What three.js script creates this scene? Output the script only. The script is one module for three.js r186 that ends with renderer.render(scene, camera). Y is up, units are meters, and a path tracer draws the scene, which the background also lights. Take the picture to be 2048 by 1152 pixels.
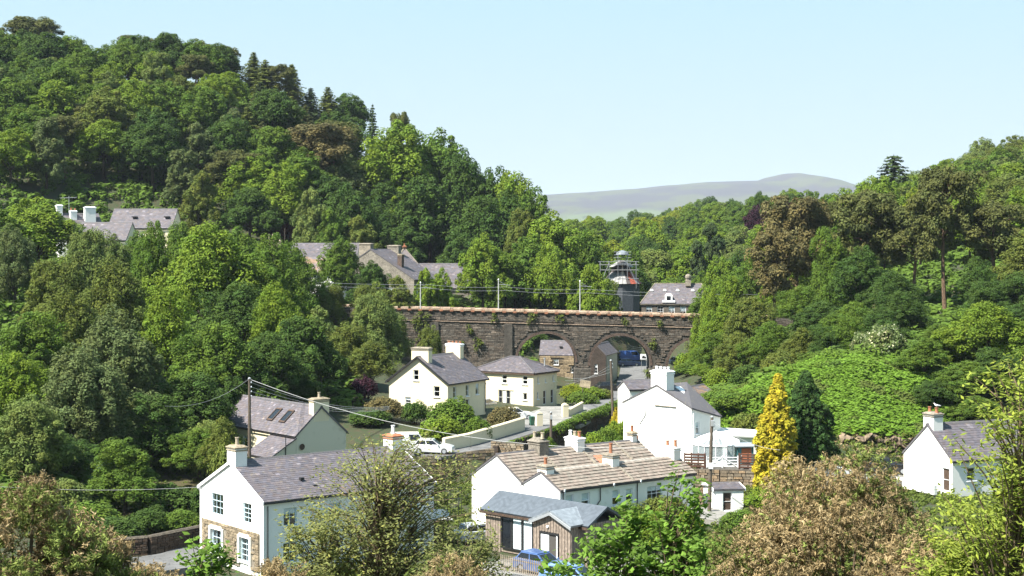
import * as THREE from 'three';
import { mergeGeometries } from 'three/addons/utils/BufferGeometryUtils.js';
import { ImprovedNoise } from 'three/addons/math/ImprovedNoise.js';

// ---------------------------------------------------------------- camera, sky, sun, exposure
const scene = new THREE.Scene();
const EYE = 22, FOCAL = 3000, HORIZON = 520;             // eye height in metres; lens measured on the 2048 x 1152 photograph
const camera = new THREE.PerspectiveCamera(2 * Math.atan(576 / FOCAL) * 180 / Math.PI, 2048 / 1152, 0.5, 12000);
camera.position.set(0, EYE, 0);
camera.lookAt(0, EYE, -100);
camera.setViewOffset(2048, 1152, 0, 576 - HORIZON, 2048, 1152);
const renderer = new THREE.WebGLRenderer();
renderer.toneMapping = THREE.LinearToneMapping;
renderer.toneMappingExposure = 3.0;
renderer.shadowMap.enabled = true;

const SUN = new THREE.Vector3(-0.500, 0.799, 0.335).normalize();
const sun = new THREE.DirectionalLight(new THREE.Color(1.0, 0.95, 0.86), 4.8);
sun.position.set(SUN.x * 600, SUN.y * 600, SUN.z * 600 - 220);
sun.target.position.set(0, 0, -220);
sun.castShadow = true;
Object.assign(sun.shadow.camera, { left: -260, right: 260, top: 260, bottom: -260, near: 10, far: 1400 });
sun.shadow.mapSize.set(4096, 4096);
scene.add(sun, sun.target);
{
  const W = 512, H = 256, data = new Float32Array(W * H * 4), key = [[-90, .105, .12, .10], [-3, .22, .245, .245], [0, .272, .307, .320], [3, .245, .297, .319], [10, .192, .279, .320], [25, .156, .256, .325], [50, .124, .21, .297], [90, .104, .182, .27]];
  for (let j = 0; j < H; j++) {
    const el = (j + .5) / H * 180 - 90;
    let k = 0; while (k < key.length - 2 && el > key[k + 1][0]) k++;
    const a = key[k], b = key[k + 1], t = Math.min(1, Math.max(0, (el - a[0]) / (b[0] - a[0])));
    for (let i = 0; i < W; i++) { const o = (j * W + i) * 4; for (let c = 0; c < 3; c++) data[o + c] = a[c + 1] + (b[c + 1] - a[c + 1]) * t; data[o + 3] = 1; }
  }
  const sky = new THREE.DataTexture(data, W, H, THREE.RGBAFormat, THREE.FloatType);
  sky.mapping = THREE.EquirectangularReflectionMapping; sky.magFilter = THREE.LinearFilter; sky.needsUpdate = true;
  scene.background = sky; scene.environment = sky;
}
scene.fog = new THREE.FogExp2(new THREE.Color(0.74, 0.85, 1.0), 0.000058);

// ---------------------------------------------------------------- small helpers
function mulberry(a) { return () => { a = (a + 0x6d2b79f5) | 0; let t = Math.imul(a ^ (a >>> 15), 1 | a); t = (t + Math.imul(t ^ (t >>> 7), 61 | t)) ^ t; return ((t ^ (t >>> 14)) >>> 0) / 4294967296; }; }
const noise = new ImprovedNoise();
const fbm = (x, y, z, o = 4) => { let s = 0, a = 1, n = 0; for (let i = 0; i < o; i++) { s += a * noise.noise(x, y, z); n += a; a *= .5; x *= 2.03; y *= 2.03; z *= 2.03; } return s / n; };
const lerp = (a, b, t) => a + (b - a) * t, clamp = (x, a, b) => Math.min(b, Math.max(a, x)), smooth = (a, b, x) => { const t = clamp((x - a) / (b - a), 0, 1); return t * t * (3 - 2 * t); };
const V = (x, y, z) => new THREE.Vector3(x, y, z), RAD = Math.PI / 180;
const wx = (px, d) => (px - 1024) / FOCAL * d, wy = (py, d) => EYE - (py - HORIZON) / FOCAL * d;   // measured direction and distance -> metres
const used = new Map();
function numbered(name) { const n = used.get(name) ?? 0; used.set(name, n + 1); return n ? name + '_' + String(n).padStart(3, '0') : name; }
function tag(o, label, category, group, kind) { Object.assign(o.userData, { label, category }); if (group) o.userData.group = group; if (kind) o.userData.kind = kind; return o; }
function thing(name, label, category, [x, y, z] = [0, 0, 0], turn = 0, group) {
  const o = new THREE.Group(); o.name = numbered(name); scene.add(o); o.position.set(x, y, z); o.rotation.y = turn; return tag(o, label, category, group);
}
function obj(name, geometry, m, parent = scene, kind) {
  const o = new THREE.Mesh(geometry, m); o.name = parent === scene ? numbered(name) : name; o.castShadow = o.receiveShadow = true; parent.add(o); if (kind) o.userData.kind = kind; return o;
}
const mat = (r, g, b, rough = .9, more = {}) => new THREE.MeshStandardMaterial({ color: new THREE.Color().setRGB(r, g, b), roughness: rough, ...more });

// a builder that collects faces; uv in metres across each face's main axis
class G {
  constructor() { this.p = []; this.c = []; this.tone = [1, 1, 1]; this.colored = false; }
  col(r, g = r, b = r) { this.tone = [r, g, b]; this.colored = true; return this; }
  tri(a, b, c) { this.p.push(a.x, a.y, a.z, b.x, b.y, b.z, c.x, c.y, c.z); for (let i = 0; i < 3; i++) this.c.push(...this.tone); return this; }
  quad(a, b, c, d) { return this.tri(a, b, c).tri(a, c, d); }
  hexa(b, t) { this.quad(b[3], b[2], b[1], b[0]).quad(t[0], t[1], t[2], t[3]); for (let i = 0; i < 4; i++) { const j = (i + 1) % 4; this.quad(b[i], b[j], t[j], t[i]); } return this; }   // b, t: counter-clockwise from above
  box(cx, cy, cz, sx, sy, sz, m, taper = 1, taperZ = taper) {
    const x = sx / 2, y = sy / 2, z = sz / 2, q = (a, h, c, k, kz) => { const v = V(a * k, h, c * kz).add(V(cx, cy, cz)); return m ? v.applyMatrix4(m) : v; };
    return this.hexa([q(-x, -y, z, 1, 1), q(x, -y, z, 1, 1), q(x, -y, -z, 1, 1), q(-x, -y, -z, 1, 1)], [q(-x, y, z, taper, taperZ), q(x, y, z, taper, taperZ), q(x, y, -z, taper, taperZ), q(-x, y, -z, taper, taperZ)]);
  }
  chamfer(cx, cy, cz, sx, sy, sz, e = .02, m) {   // a block whose top and bottom edges are bevelled
    const lv = [[-sy / 2, e], [-sy / 2 + e, 0], [sy / 2 - e, 0], [sy / 2, e]].map(([h, i]) => [[-1, 1], [1, 1], [1, -1], [-1, -1]].map(([a, c]) => { const v = V(cx + a * (sx / 2 - i), cy + h, cz + c * (sz / 2 - i)); return m ? v.applyMatrix4(m) : v; }));
    this.quad(lv[0][3], lv[0][2], lv[0][1], lv[0][0]); this.quad(...lv[3]);
    for (let k = 0; k < 3; k++) for (let i = 0; i < 4; i++) { const j = (i + 1) % 4; this.quad(lv[k][i], lv[k][j], lv[k + 1][j], lv[k + 1][i]); }
    return this;
  }
  slab(a, b, c, d, th) { const n = b.clone().sub(a).cross(d.clone().sub(a)).normalize().multiplyScalar(th), q = (v) => v.clone().sub(n); return this.hexa([q(a), q(b), q(c), q(d)], [a, b, c, d]); }   // a..d the outer face
  tube(pts, radii, sides = 6, cap = true) {
    let prev = null, first = null;
    for (let i = 0; i < pts.length; i++) {
      const t = (pts[Math.min(i + 1, pts.length - 1)]).clone().sub(pts[Math.max(i - 1, 0)]).normalize(), u = (Math.abs(t.y) > .9 ? V(1, 0, 0) : V(0, 1, 0)).cross(t).normalize(), w = t.clone().cross(u), r = Array.isArray(radii) ? radii[i] : radii, ring = [];
      for (let k = 0; k < sides; k++) { const a = k / sides * 2 * Math.PI; ring.push(pts[i].clone().addScaledVector(u, Math.cos(a) * r).addScaledVector(w, Math.sin(a) * r)); }
      if (prev) for (let k = 0; k < sides; k++) { const l = (k + 1) % sides; this.quad(prev[k], prev[l], ring[l], ring[k]); }
      prev = ring; first ??= ring;
    }
    if (cap) for (let k = 1; k < sides - 1; k++) { this.tri(prev[0], prev[k], prev[k + 1]); this.tri(first[0], first[k + 1], first[k]); }
    return this;
  }
  lathe(cx, cy, cz, prof, sides = 12) {
    for (let i = 0; i < prof.length - 1; i++) for (let k = 0; k < sides; k++) {
      const f = ([r, y], a) => V(cx + Math.cos(a) * r, cy + y, cz - Math.sin(a) * r), a = k / sides * 2 * Math.PI, b = (k + 1) / sides * 2 * Math.PI;
      const q = [f(prof[i], a), f(prof[i], b), f(prof[i + 1], b), f(prof[i + 1], a)];
      if (prof[i][0] < 1e-5) this.tri(q[0], q[2], q[3]); else if (prof[i + 1][0] < 1e-5) this.tri(q[0], q[1], q[2]); else this.quad(...q);
    }
    return this;
  }
  geo(size = 1) {
    const g = new THREE.BufferGeometry(), p = new Float32Array(this.p), n = p.length / 3, uv = new Float32Array(n * 2);
    g.setAttribute('position', new THREE.BufferAttribute(p, 3));
    g.computeVertexNormals();
    const N = g.attributes.normal;
    for (let i = 0; i < n; i++) {
      const x = Math.abs(N.getX(i)), y = Math.abs(N.getY(i)), z = Math.abs(N.getZ(i)), q = i * 3;
      if (y > x && y > z) { uv[i * 2] = p[q] / size; uv[i * 2 + 1] = p[q + 2] / size; } else if (x > z) { uv[i * 2] = p[q + 2] / size; uv[i * 2 + 1] = p[q + 1] / size; } else { uv[i * 2] = p[q] / size; uv[i * 2 + 1] = p[q + 1] / size; }
    }
    g.setAttribute('uv', new THREE.BufferAttribute(uv, 2));
    if (this.colored) g.setAttribute('color', new THREE.BufferAttribute(new Float32Array(this.c), 3));
    return g;
  }
  mesh(name, m, parent, kind) { return obj(name, this.geo(), m, parent, kind); }
}

// ---------------------------------------------------------------- procedural textures (matter only: grain, stains, relief)
function tex(n, fn, color) {     // tileable n x n; fn(u, v, noiseAt) -> [r, g, b] 0..1 or a number
  const data = new Uint8Array(n * n * 4);
  const tile = (u, v, f, o = 4, s = 0) => { const a = u * 2 * Math.PI, b = v * 2 * Math.PI, k = f / (2 * Math.PI); return fbm(Math.cos(a) * k + 7.3 + s, Math.sin(a) * k + Math.cos(b) * k + 1.7, Math.sin(b) * k + 3.1 + s, o); };
  for (let j = 0; j < n; j++) for (let i = 0; i < n; i++) {
    let r = fn(i / n, j / n, tile); if (typeof r === 'number') r = [r, r, r];
    const o = (j * n + i) * 4; for (let c = 0; c < 3; c++) data[o + c] = clamp(r[c], 0, 1) * 255; data[o + 3] = 255;
  }
  const t = new THREE.DataTexture(data, n, n); t.wrapS = t.wrapT = THREE.RepeatWrapping; t.magFilter = THREE.LinearFilter; if (color) t.colorSpace = THREE.SRGBColorSpace; t.needsUpdate = true; return t;
}
const scaled = (t, m) => { const c = t.clone(); c.repeat.set(1 / m, 1 / m); c.needsUpdate = true; return c; };
const R0 = mulberry(11), grain = Array.from({ length: 65536 }, () => R0());
const speck = (u, v, n) => grain[(Math.floor(u * n) % n) * 251 + (Math.floor(v * n) % n) * 17 & 65535];
const tGrain = tex(256, (u, v, t) => .86 + .22 * t(u, v, 9, 4) + .10 * (speck(u, v, 256) - .5), true);
const tStain = tex(256, (u, v, t) => { const a = t(u, v, 5, 5), s = smooth(.2, .5, a) * .06 + .03 * (speck(u, v, 256) - .5); return [.97 - s, .965 - s, .95 - s * 1.15]; }, true);
const tRough = tex(256, (u, v, t) => .5 + .45 * t(u, v, 22, 4) + .25 * (speck(u, v, 256) - .5));
const tAsphalt = tex(512, (u, v, t) => { const a = .74 + .20 * t(u, v, 7, 5) + .16 * (speck(u, v, 512) - .5), crack = Math.abs(t(u, v, 4, 3, 9)) < .012 ? .72 : 1; return [a * crack, a * crack, a * .99 * crack]; }, true);
const tGround = tex(512, (u, v, t) => { const a = t(u, v, 12, 5), b = t(u, v, 30, 3, 5), s = speck(u, v, 512) - .5; const k = smooth(-.15, .25, a + b * .4); return [lerp(.42, .30, k) + s * .12, lerp(.38, .40, k) + s * .14, lerp(.27, .20, k) + s * .08]; }, true);
const tStone = tex(512, (u, v, t) => { const a = t(u, v, 18, 4), b = t(u, v, 5, 4, 3), s = speck(u, v, 512) - .5; const k = .72 + .3 * a + .22 * b + .14 * s; return [k * 1.0, k * .96, k * .90]; }, true);
const tLichen = tex(256, (u, v, t) => { const a = smooth(.05, .45, t(u, v, 10, 5)), s = speck(u, v, 256) - .5; return [.80 + .1 * s + .14 * a, .79 + .1 * s + .12 * a, .80 + .1 * s + .02 * a]; }, true);
const tBark = tex(256, (u, v, t) => { const a = t(u, v * .25, 24, 4) + .4 * t(u, v, 8, 3); return [.62 + .5 * a, .58 + .48 * a, .52 + .42 * a]; }, true);
const tWood = tex(256, (u, v, t) => { const a = t(u, v * .2, 40, 4) + .5 * t(u * .6, v, 9, 3); return [.75 + .35 * a, .72 + .34 * a, .68 + .32 * a]; }, true);
tGrain.repeat.set(.4, .4); tStain.repeat.set(.17, .17); tRough.repeat.set(.6, .6); tAsphalt.repeat.set(.11, .11); tStone.repeat.set(.35, .35); tLichen.repeat.set(.3, .3); tBark.repeat.set(.7, .7); tWood.repeat.set(.6, .6);
const textured = (r, g, b, map, rough = .9, more = {}) => mat(r, g, b, rough, { map, ...more });
const M = {
  white: textured(.86, .86, .85, tStain, .85, { bumpMap: tRough, bumpScale: .004 }), cream: textured(.74, .66, .48, tStain, .85, { bumpMap: tRough, bumpScale: .004 }), pinkShadeCream: textured(.74, .63, .47, tStain, .85, { bumpMap: tRough, bumpScale: .004 }),
  paleGreen: textured(.60, .57, .47, tStain, .9), greyRender: textured(.36, .35, .33, tStone, .95, { bumpMap: tRough, bumpScale: .01 }), paintWhite: mat(.82, .83, .84, .5), paintBlue: mat(.55, .68, .74, .5), paintBlack: mat(.02, .02, .022, .45),
  slate: textured(.60, .58, .62, tLichen, .72, { vertexColors: true }), tile: textured(.57, .52, .455, tGrain, .85, { vertexColors: true }), slateEdge: textured(.16, .155, .165, tLichen, .8), mortar: textured(.42, .40, .36, tStone, .95), capStone: textured(.50, .45, .36, tStone, .95),
  stone: textured(.30, .27, .23, tStone, .95, { vertexColors: true, bumpMap: tRough, bumpScale: .02 }), stoneBed: textured(.16, .145, .125, tStone, .95), rubble: textured(.36, .33, .28, tStone, .95, { vertexColors: true, bumpMap: tRough, bumpScale: .02 }), clay: textured(.42, .17, .085, tGrain, .85), buff: textured(.52, .44, .32, tGrain, .85), copingBrick: textured(.70, .55, .45, tStone, .9), dentilBrick: textured(.50, .24, .15, tStone, .9), archBrick: textured(.17, .125, .11, tStone, .95),
  timber: textured(.41, .36, .33, tWood, .85), timberDark: textured(.12, .08, .06, tWood, .85), fence: textured(.40, .36, .31, tWood, .9), pole: textured(.17, .145, .12, tWood, .9), gate: textured(.14, .07, .05, tWood, .85),
  asphalt: textured(.23, .23, .235, tAsphalt, .92, { bumpMap: tRough, bumpScale: .006 }), concrete: textured(.40, .385, .36, tAsphalt, .92), gravel: textured(.42, .34, .25, tGround, .95), sheetRoof: textured(.105, .125, .15, tGrain, .55), porchRoof: textured(.26, .29, .32, tGrain, .4), zinc: mat(.55, .57, .60, .35, { metalness: .6 }), steel: mat(.42, .43, .44, .45, { metalness: .5 }),
  glass: new THREE.MeshPhysicalMaterial({ color: new THREE.Color(.92, .95, .96), transmission: 1, roughness: .03, thickness: 0, specularIntensity: 1 }), darkGlass: mat(.012, .014, .018, .06), blind: mat(.80, .81, .82, .8), interior: mat(.06, .055, .05, .9), rubber: mat(.015, .015, .016, .8), lens: mat(.75, .76, .78, .12), redLens: mat(.35, .02, .02, .2), wire: mat(.30, .30, .30, .6),
};

// ---------------------------------------------------------------- terrain: heights measured at points (metres right, metres away, height), joined by a thin-plate spline
const CP = [];
const cp = (px, d, y) => CP.push([wx(px, d), d, y]);
for (const x of [-60, -25, 0, 25, 60]) { CP.push([x, -30, 19.6], [x, 2, 19.4], [x, 12, 18.2], [x, 28, 13.6], [x, 48, 7.2], [x, 70, 1.8]); }
for (const [px, d, y] of [
  [-150, 100, 0], [100, 95, .2], [300, 100, -.2], [527, 95, 0], [800, 95, -.2], [1040, 95, 0], [1300, 92, .2], [1600, 95, .8], [1900, 95, 1.6], [2300, 95, 3],
  [200, 112, -.3], [400, 117, -.4], [527, 108, -.4], [700, 118, -.4], [860, 128, -.3], [1000, 116, -.2], [1100, 112, 0], [1200, 118, 0], [1120, 128, .1], [1300, 126, .4], [1420, 122, .8], [1500, 122, 1], [1620, 122, 1.6], [1800, 122, 2.2], [1950, 126, 2.4], [2200, 126, 3],
  [900, 146, -.2], [780, 146, .6], [1020, 142, .2], [1130, 150, .4], [1220, 165, .8], [1290, 160, 1.6],
  [640, 140, 1.6], [560, 145, 1.8], [470, 150, 2.4], [330, 135, .7], [300, 150, 1.2], [200, 140, 1.6], [0, 120, 1.6], [-200, 130, 6], [100, 155, 4.5], [0, 175, 10],
  [1370, 143, 3], [1460, 141, 3.2], [1540, 138, 3.2], [1640, 133, 2.9], [1760, 133, 2.9], [1850, 134, 2.9], [2000, 138, 4],
  [860, 158, 2.3], [980, 162, 2.4], [1060, 176, 2.4], [1130, 195, 2.4], [1220, 210, 2.1], [1260, 235, 1.6], [1250, 262, 1.8], [1150, 240, 1.4], [1060, 250, 1.5], [940, 185, 3], [850, 182, 3.4], [760, 185, 5], [1360, 190, 3], [1420, 172, 5],
  [1440, 150, 6.6], [1500, 152, 8.6], [1580, 152, 9.5], [1700, 154, 11], [1820, 150, 9.5], [1950, 155, 9.5], [1640, 139, 5.2], [1760, 139, 5.4], [1850, 143, 6], [1540, 143, 4.8], [2150, 160, 10],
  [1420, 230, 5], [1500, 205, 9.5], [1600, 205, 12], [1750, 200, 13], [1890, 205, 12.5], [2050, 195, 13], [2250, 200, 17], [1500, 265, 12], [1700, 270, 17], [2000, 290, 24],
  [1660, 350, 20], [1800, 375, 27], [2048, 420, 43], [2300, 420, 53], [1500, 420, 17], [1450, 520, 25], [1750, 520, 42], [2100, 560, 58],
  [1000, 282, 11], [1080, 286, 10], [1170, 284, 8.5], [1100, 310, 10.5], [1250, 300, 6], [1350, 300, 6.5], [1200, 380, 11], [1330, 400, 13], [1150, 480, 13], [1250, 560, 20], [1250, 720, 30], [1000, 720, 28], [1500, 720, 38],
  [900, 262, 11], [900, 290, 13], [800, 285, 13.5], [700, 285, 14], [600, 285, 15], [480, 275, 17], [300, 268, 20], [150, 262, 20.5], [0, 262, 24], [-200, 262, 30],
  [200, 215, 13], [400, 205, 9.5], [600, 200, 7], [740, 215, 6.5], [760, 245, 8.5], [850, 232, 3.6], [940, 232, 2.2], [200, 180, 8], [400, 172, 5.2], [600, 168, 3.6], [-150, 210, 20],
  [0, 330, 46], [300, 335, 44], [600, 335, 35], [780, 330, 25], [900, 325, 17], [1000, 325, 12], [-200, 340, 50],
  [0, 425, 73], [250, 430, 70], [430, 432, 70.5], [560, 428, 68.5], [650, 420, 60], [740, 412, 46], [820, 400, 36], [950, 372, 24], [1080, 345, 15], [-250, 430, 74],
  [0, 520, 64], [400, 530, 62], [800, 500, 38], [1000, 430, 20], [0, 720, 40], [600, 720, 36]]) cp(px, d, y);
const spline = (() => {
  const n = CP.length, m = n + 3, A = Array.from({ length: m }, () => new Float64Array(m + 1)), U = (r2) => r2 < 1e-9 ? 0 : r2 * Math.log(r2) * .5;
  for (let i = 0; i < n; i++) {
    for (let j = 0; j < n; j++) { const dx = (CP[i][0] - CP[j][0]) / 100, dz = (CP[i][1] - CP[j][1]) / 100; A[i][j] = U(dx * dx + dz * dz); }
    A[i][i] += .0015; A[i][n] = A[n][i] = 1; A[i][n + 1] = A[n + 1][i] = CP[i][0] / 100; A[i][n + 2] = A[n + 2][i] = CP[i][1] / 100; A[i][m] = CP[i][2];
  }
  for (let c = 0; c < m; c++) {
    let p = c; for (let r = c + 1; r < m; r++) if (Math.abs(A[r][c]) > Math.abs(A[p][c])) p = r;
    [A[c], A[p]] = [A[p], A[c]];
    for (let r = 0; r < m; r++) if (r !== c && A[r][c]) { const f = A[r][c] / A[c][c]; for (let k = c; k <= m; k++) A[r][k] -= f * A[c][k]; }
  }
  const w = A.map((r, i) => r[m] / r[i]);
  return (x, d) => { let s = w[n] + w[n + 1] * x / 100 + w[n + 2] * d / 100; for (let i = 0; i < n; i++) { const dx = (x - CP[i][0]) / 100, dz = (d - CP[i][1]) / 100; s += w[i] * U(dx * dx + dz * dz); } return s; };
})();
// level ground under roads, yards and houses: [x, d, radius, height]
const PADS = [];
const lane = [[wx(845, 150.5), 150.5], [wx(900, 153.5), 153.5], [wx(960, 157.5), 157.5], [wx(1035, 166), 166], [wx(1110, 182), 182], [wx(1175, 197), 197], [wx(1235, 212), 212], [wx(1262, 228), 228], [wx(1268, 245), 245], [wx(1272, 262), 262], [wx(1275, 285), 285]];
const LW = [[wx(985, 150), 150], [wx(1040, 160), 160], [wx(1118, 172), 172], [wx(1191, 187), 187], [wx(1250, 203), 203], [wx(1256, 205), 205]];
const laneY = (d) => lerp(2.5, 1.7, smooth(200, 240, d)) + smooth(250, 290, d) * 1.6;
function ground(x, d) {
  let y = d > 760 ? spline(clamp(x, -300, 340), 760) : spline(x, d);
  if (d < 760) { for (const [px, pd, r, h] of PADS) { const q = Math.hypot(x - px, d - pd); if (q < r * 2) y = lerp(h, y, smooth(r, r * 2, q)); } if (d > 150.5 && d < 204) { let k = 0; while (k < LW.length - 2 && d > LW[k + 1][1]) k++; const xw = lerp(LW[k][0], LW[k + 1][0], (d - LW[k][1]) / (LW[k + 1][1] - LW[k][1])); if (x > xw + .2 && x < xw + 8) y = Math.min(y, lerp(.3, 1.2, smooth(150, 204, d))); } else if (d > 140 && d <= 150.5 && x > wx(790, 149) && x < 6) y = Math.min(y, -.1); if (d > 60) y += (x > 18 && d > 140 && d < 175 ? .7 * smooth(140, 146, d) * fbm(x * .13, 6, d * .13, 3) : 0) + .25 * fbm(x * .09, 3.3, d * .09, 3); }
  return y;
}
for (let i = 0; i < lane.length - 1; i++) for (let t = 0; t < 1; t += .2) { const x = lerp(lane[i][0], lane[i + 1][0], t), d = lerp(lane[i][1], lane[i + 1][1], t); PADS.push([x, d, 2.6, laneY(d) - .45]); }
PADS.push([5.5, 121, 5, -.3], [12, 129, 5, -.2], [0, 124, 4, -.3], [-12, 113, 7, -.7], [-20, 107, 5, -.7], [3, 110, 5, -.4], [15, 144, 5, 2.7], [19.5, 142, 4, 2.8], [36.5, 130, 5, 2.0], [-21, 150, 5, 1.4]);

const ROWS = []; for (let d = -60; d < 9000;) { ROWS.push(d); d += d < 60 ? 6 : d < 330 ? 1.6 : d < 560 ? 5 : d < 1000 ? 30 : 700; }
{
  const NX = 210, pos = [], uv = [], idx = [];
  ROWS.forEach((d) => { for (let i = 0; i <= NX; i++) { const t = i / NX * 2 - 1, x = t * (75 + .42 * Math.max(d, 0)), y = d > 700 ? lerp(ground(x, 700), 30, smooth(700, 1600, d)) : ground(x, d); pos.push(x, y, -d); uv.push(x / 6, d / 6); } });
  for (let j = 0; j < ROWS.length - 1; j++) for (let i = 0; i < NX; i++) { const a = j * (NX + 1) + i, b = a + 1, c = a + NX + 1, e = c + 1; idx.push(a, b, e, a, e, c); }
  const g = new THREE.BufferGeometry(); g.setAttribute('position', new THREE.Float32BufferAttribute(pos, 3)); g.setAttribute('uv', new THREE.Float32BufferAttribute(uv, 2)); g.setIndex(idx); g.computeVertexNormals();
  tag(obj('ground', g, mat(.26, .29, .22, .95, { map: tGround }), scene, 'structure'), 'grassy and leaf-strewn floor of the valley and its slopes', 'ground');
}
// the bare moorland hill far up the valley
{
  const NX = 240, NZ = 70, pos = [], col = [], idx = [], crest = [[500, 432], [900, 408], [1085, 394], [1150, 389], [1250, 382], [1330, 374], [1400, 368], [1470, 366], [1505, 365], [1530, 356], [1555, 351], [1580, 355], [1610, 365], [1660, 387], [1720, 402], [1900, 425], [2200, 440]];
  const top = (px) => { let k = 0; while (k < crest.length - 2 && px > crest[k + 1][0]) k++; const t = clamp((px - crest[k][0]) / (crest[k + 1][0] - crest[k][0]), 0, 1); return lerp(crest[k][1], crest[k + 1][1], t * t * (3 - 2 * t) * .5 + t * .5); };
  for (let j = 0; j <= NZ; j++) for (let i = 0; i <= NX; i++) {
    const x = lerp(-1900, 2600, i / NX), t = j / NZ, d = lerp(2200, 8600, t), px = 1024 + x / 7000 * FOCAL, peak = wy(top(px), 7000);
    const s = d < 7000 ? smooth(2000, 7000, d) * .72 + .28 * smooth(4400, 7000, d) : 1 - .35 * smooth(7000, 8600, d);
    pos.push(x, 26 + (peak - 26) * s + (d < 6500 ? 12 * fbm(x * .0024, 1, d * .0024, 3) : 0), -d);
    const n = fbm(x * .0034, 5, d * .0014, 5), m = fbm(x * .011 + 9, 2, d * .007, 4), field = smooth(.06, -.06, s - .52 + n * .35), streak = smooth(-.02, .14, n + m * .5);
    const moor = [lerp(.046, .064, streak), lerp(.041, .068, streak), lerp(.048, .042, streak)], hedge = m > .27 && s < .5 ? .45 : 1;
    col.push(lerp(moor[0], .080, field) * hedge, lerp(moor[1], .102, field) * hedge, lerp(moor[2], .045, field) * hedge);
  }
  for (let j = 0; j < NZ; j++) for (let i = 0; i < NX; i++) { const a = j * (NX + 1) + i, b = a + 1, c = a + NX + 1, e = c + 1; idx.push(a, b, e, a, e, c); }
  const g = new THREE.BufferGeometry(); g.setAttribute('position', new THREE.Float32BufferAttribute(pos, 3)); g.setAttribute('color', new THREE.Float32BufferAttribute(col, 3)); g.setIndex(idx); g.computeVertexNormals();
  tag(obj('moorland_hill', g, mat(1, 1, 1, .95, { vertexColors: true }), scene, 'structure'), 'bare purple and green moorland hill far up the valley', 'hill');
}

// ---------------------------------------------------------------- lane, yards, kerb-less roads
function ribbon(path, half, yOf, name, m, label, category, th = .3) {
  const g = new G(), L = [], Rr = [];
  const curve = new THREE.CatmullRomCurve3(path.map(([x, d]) => V(x, 0, -d))), n = path.length * 7;
  for (let i = 0; i <= n; i++) { const p = curve.getPoint(i / n), t = curve.getTangent(i / n), s = V(-t.z, 0, t.x).normalize(), w = typeof half === 'function' ? half(i / n) : half, y = yOf(-p.z, p.x); L.push(p.clone().addScaledVector(s, -w).setY(y)); Rr.push(p.clone().addScaledVector(s, w).setY(y)); }
  for (let i = 0; i < n; i++) { const dn = (v) => v.clone().setY(v.y - th); g.hexa([dn(L[i]), dn(Rr[i]), dn(Rr[i + 1]), dn(L[i + 1])], [L[i], Rr[i], Rr[i + 1], L[i + 1]]); }
  return tag(g.mesh(name, m, scene, 'structure'), label, category);
}
ribbon(lane, (t) => t < .18 ? 2.6 : t < .4 ? 2.1 : t < .66 ? 2.4 : 2.9, laneY, 'lane', M.asphalt, 'narrow grey lane climbing between walls to the viaduct arch', 'road');
ribbon([[wx(1060, 177), 177.5], [wx(1085, 184), 184], [wx(1092, 193), 193], [wx(1075, 199), 199.5]], 6, () => 2.515, 'forecourt', M.concrete, 'pale concrete forecourt before the hipped cream house', 'forecourt');
ribbon([[-40, 100], [wx(180, 107), 107], [wx(300, 109.5), 109.5], [wx(400, 113.5), 113.5], [wx(440, 120), 120], [wx(470, 128), 128]], 3, (d, x) => -.28 + Math.max(0, (-24 - x) * .05), 'road', M.asphalt, 'grey road passing a dark stone wall below the woods', 'road', .5);
ribbon([[wx(1000, 109), 109.5], [wx(1100, 105), 105], [wx(1200, 103), 103], [wx(1330, 110), 110]], 3, () => .12, 'yard', M.concrete, 'concrete parking yard in front of the timber cabin', 'yard', .5);
ribbon([[wx(250, 140), 140], [wx(320, 141), 141], [wx(420, 142), 142]], 4.5, () => 1.35, 'gravel_yard', M.gravel, 'sandy gravel yard half hidden under the trees', 'yard', .6);
ribbon([[wx(1590, 131), 131], [wx(1700, 132), 132], [wx(1800, 133), 133]], 3.2, () => 2.96, 'parking_ground', M.concrete, 'pale parking ground under the rock face', 'yard', .5);
ribbon([[wx(1395, 139), 138.5], [wx(1440, 139), 138.5], [wx(1520, 138), 138]], 3.6, () => 3.4, 'terrace_ground', M.concrete, 'raised paved terrace around the conservatory', 'terrace', 1.2);
ribbon([[wx(1380, 126), 126], [wx(1440, 122), 122], [wx(1560, 119), 119]], 1.8, () => 1.15, 'path', M.concrete, 'grey concrete path below the small shed', 'path', .5);

// ---------------------------------------------------------------- buildings
const RB = mulberry(77);
// overlapping slates or tiles on a four-cornered roof plane (eaves a-b, ridge d-c), joined into one covering
function covering(g, a, b, c, d, cw, ch, th, tone) {
  const up = a.distanceTo(d), n = Math.max(2, Math.round(up / ch)), nrm = b.clone().sub(a).cross(d.clone().sub(a)).normalize(), P = (u, v) => a.clone().lerp(b, u).lerp(d.clone().lerp(c, u), v);
  for (let r = 0; r < n; r++) {
    const v0 = r / n, v1 = Math.min(1, (r + 1.12) / n), wide = P(0, v0).distanceTo(P(1, v0)), k = Math.max(1, Math.round(wide / cw)), off = (r % 2) * .5;
    for (let i = -1; i < k; i++) {
      const u0 = clamp((i + off) / k, 0, 1), u1 = clamp((i + 1 + off) / k - .012 / k, 0, 1); if (u1 - u0 < .1 / k) continue;
      const lift = th * (1 + .5 * (RB() - .5)), A = P(u0, v0).addScaledVector(nrm, lift), B = P(u1, v0).addScaledVector(nrm, lift), C = P(u1, v1).addScaledVector(nrm, th * .15), D = P(u0, v1).addScaledVector(nrm, th * .15);
      g.col(...tone(RB, u0, v0)); g.quad(A, B, C, D); g.quad(P(u0, v0), P(u1, v0), B, A);
    }
  }
}
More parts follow.
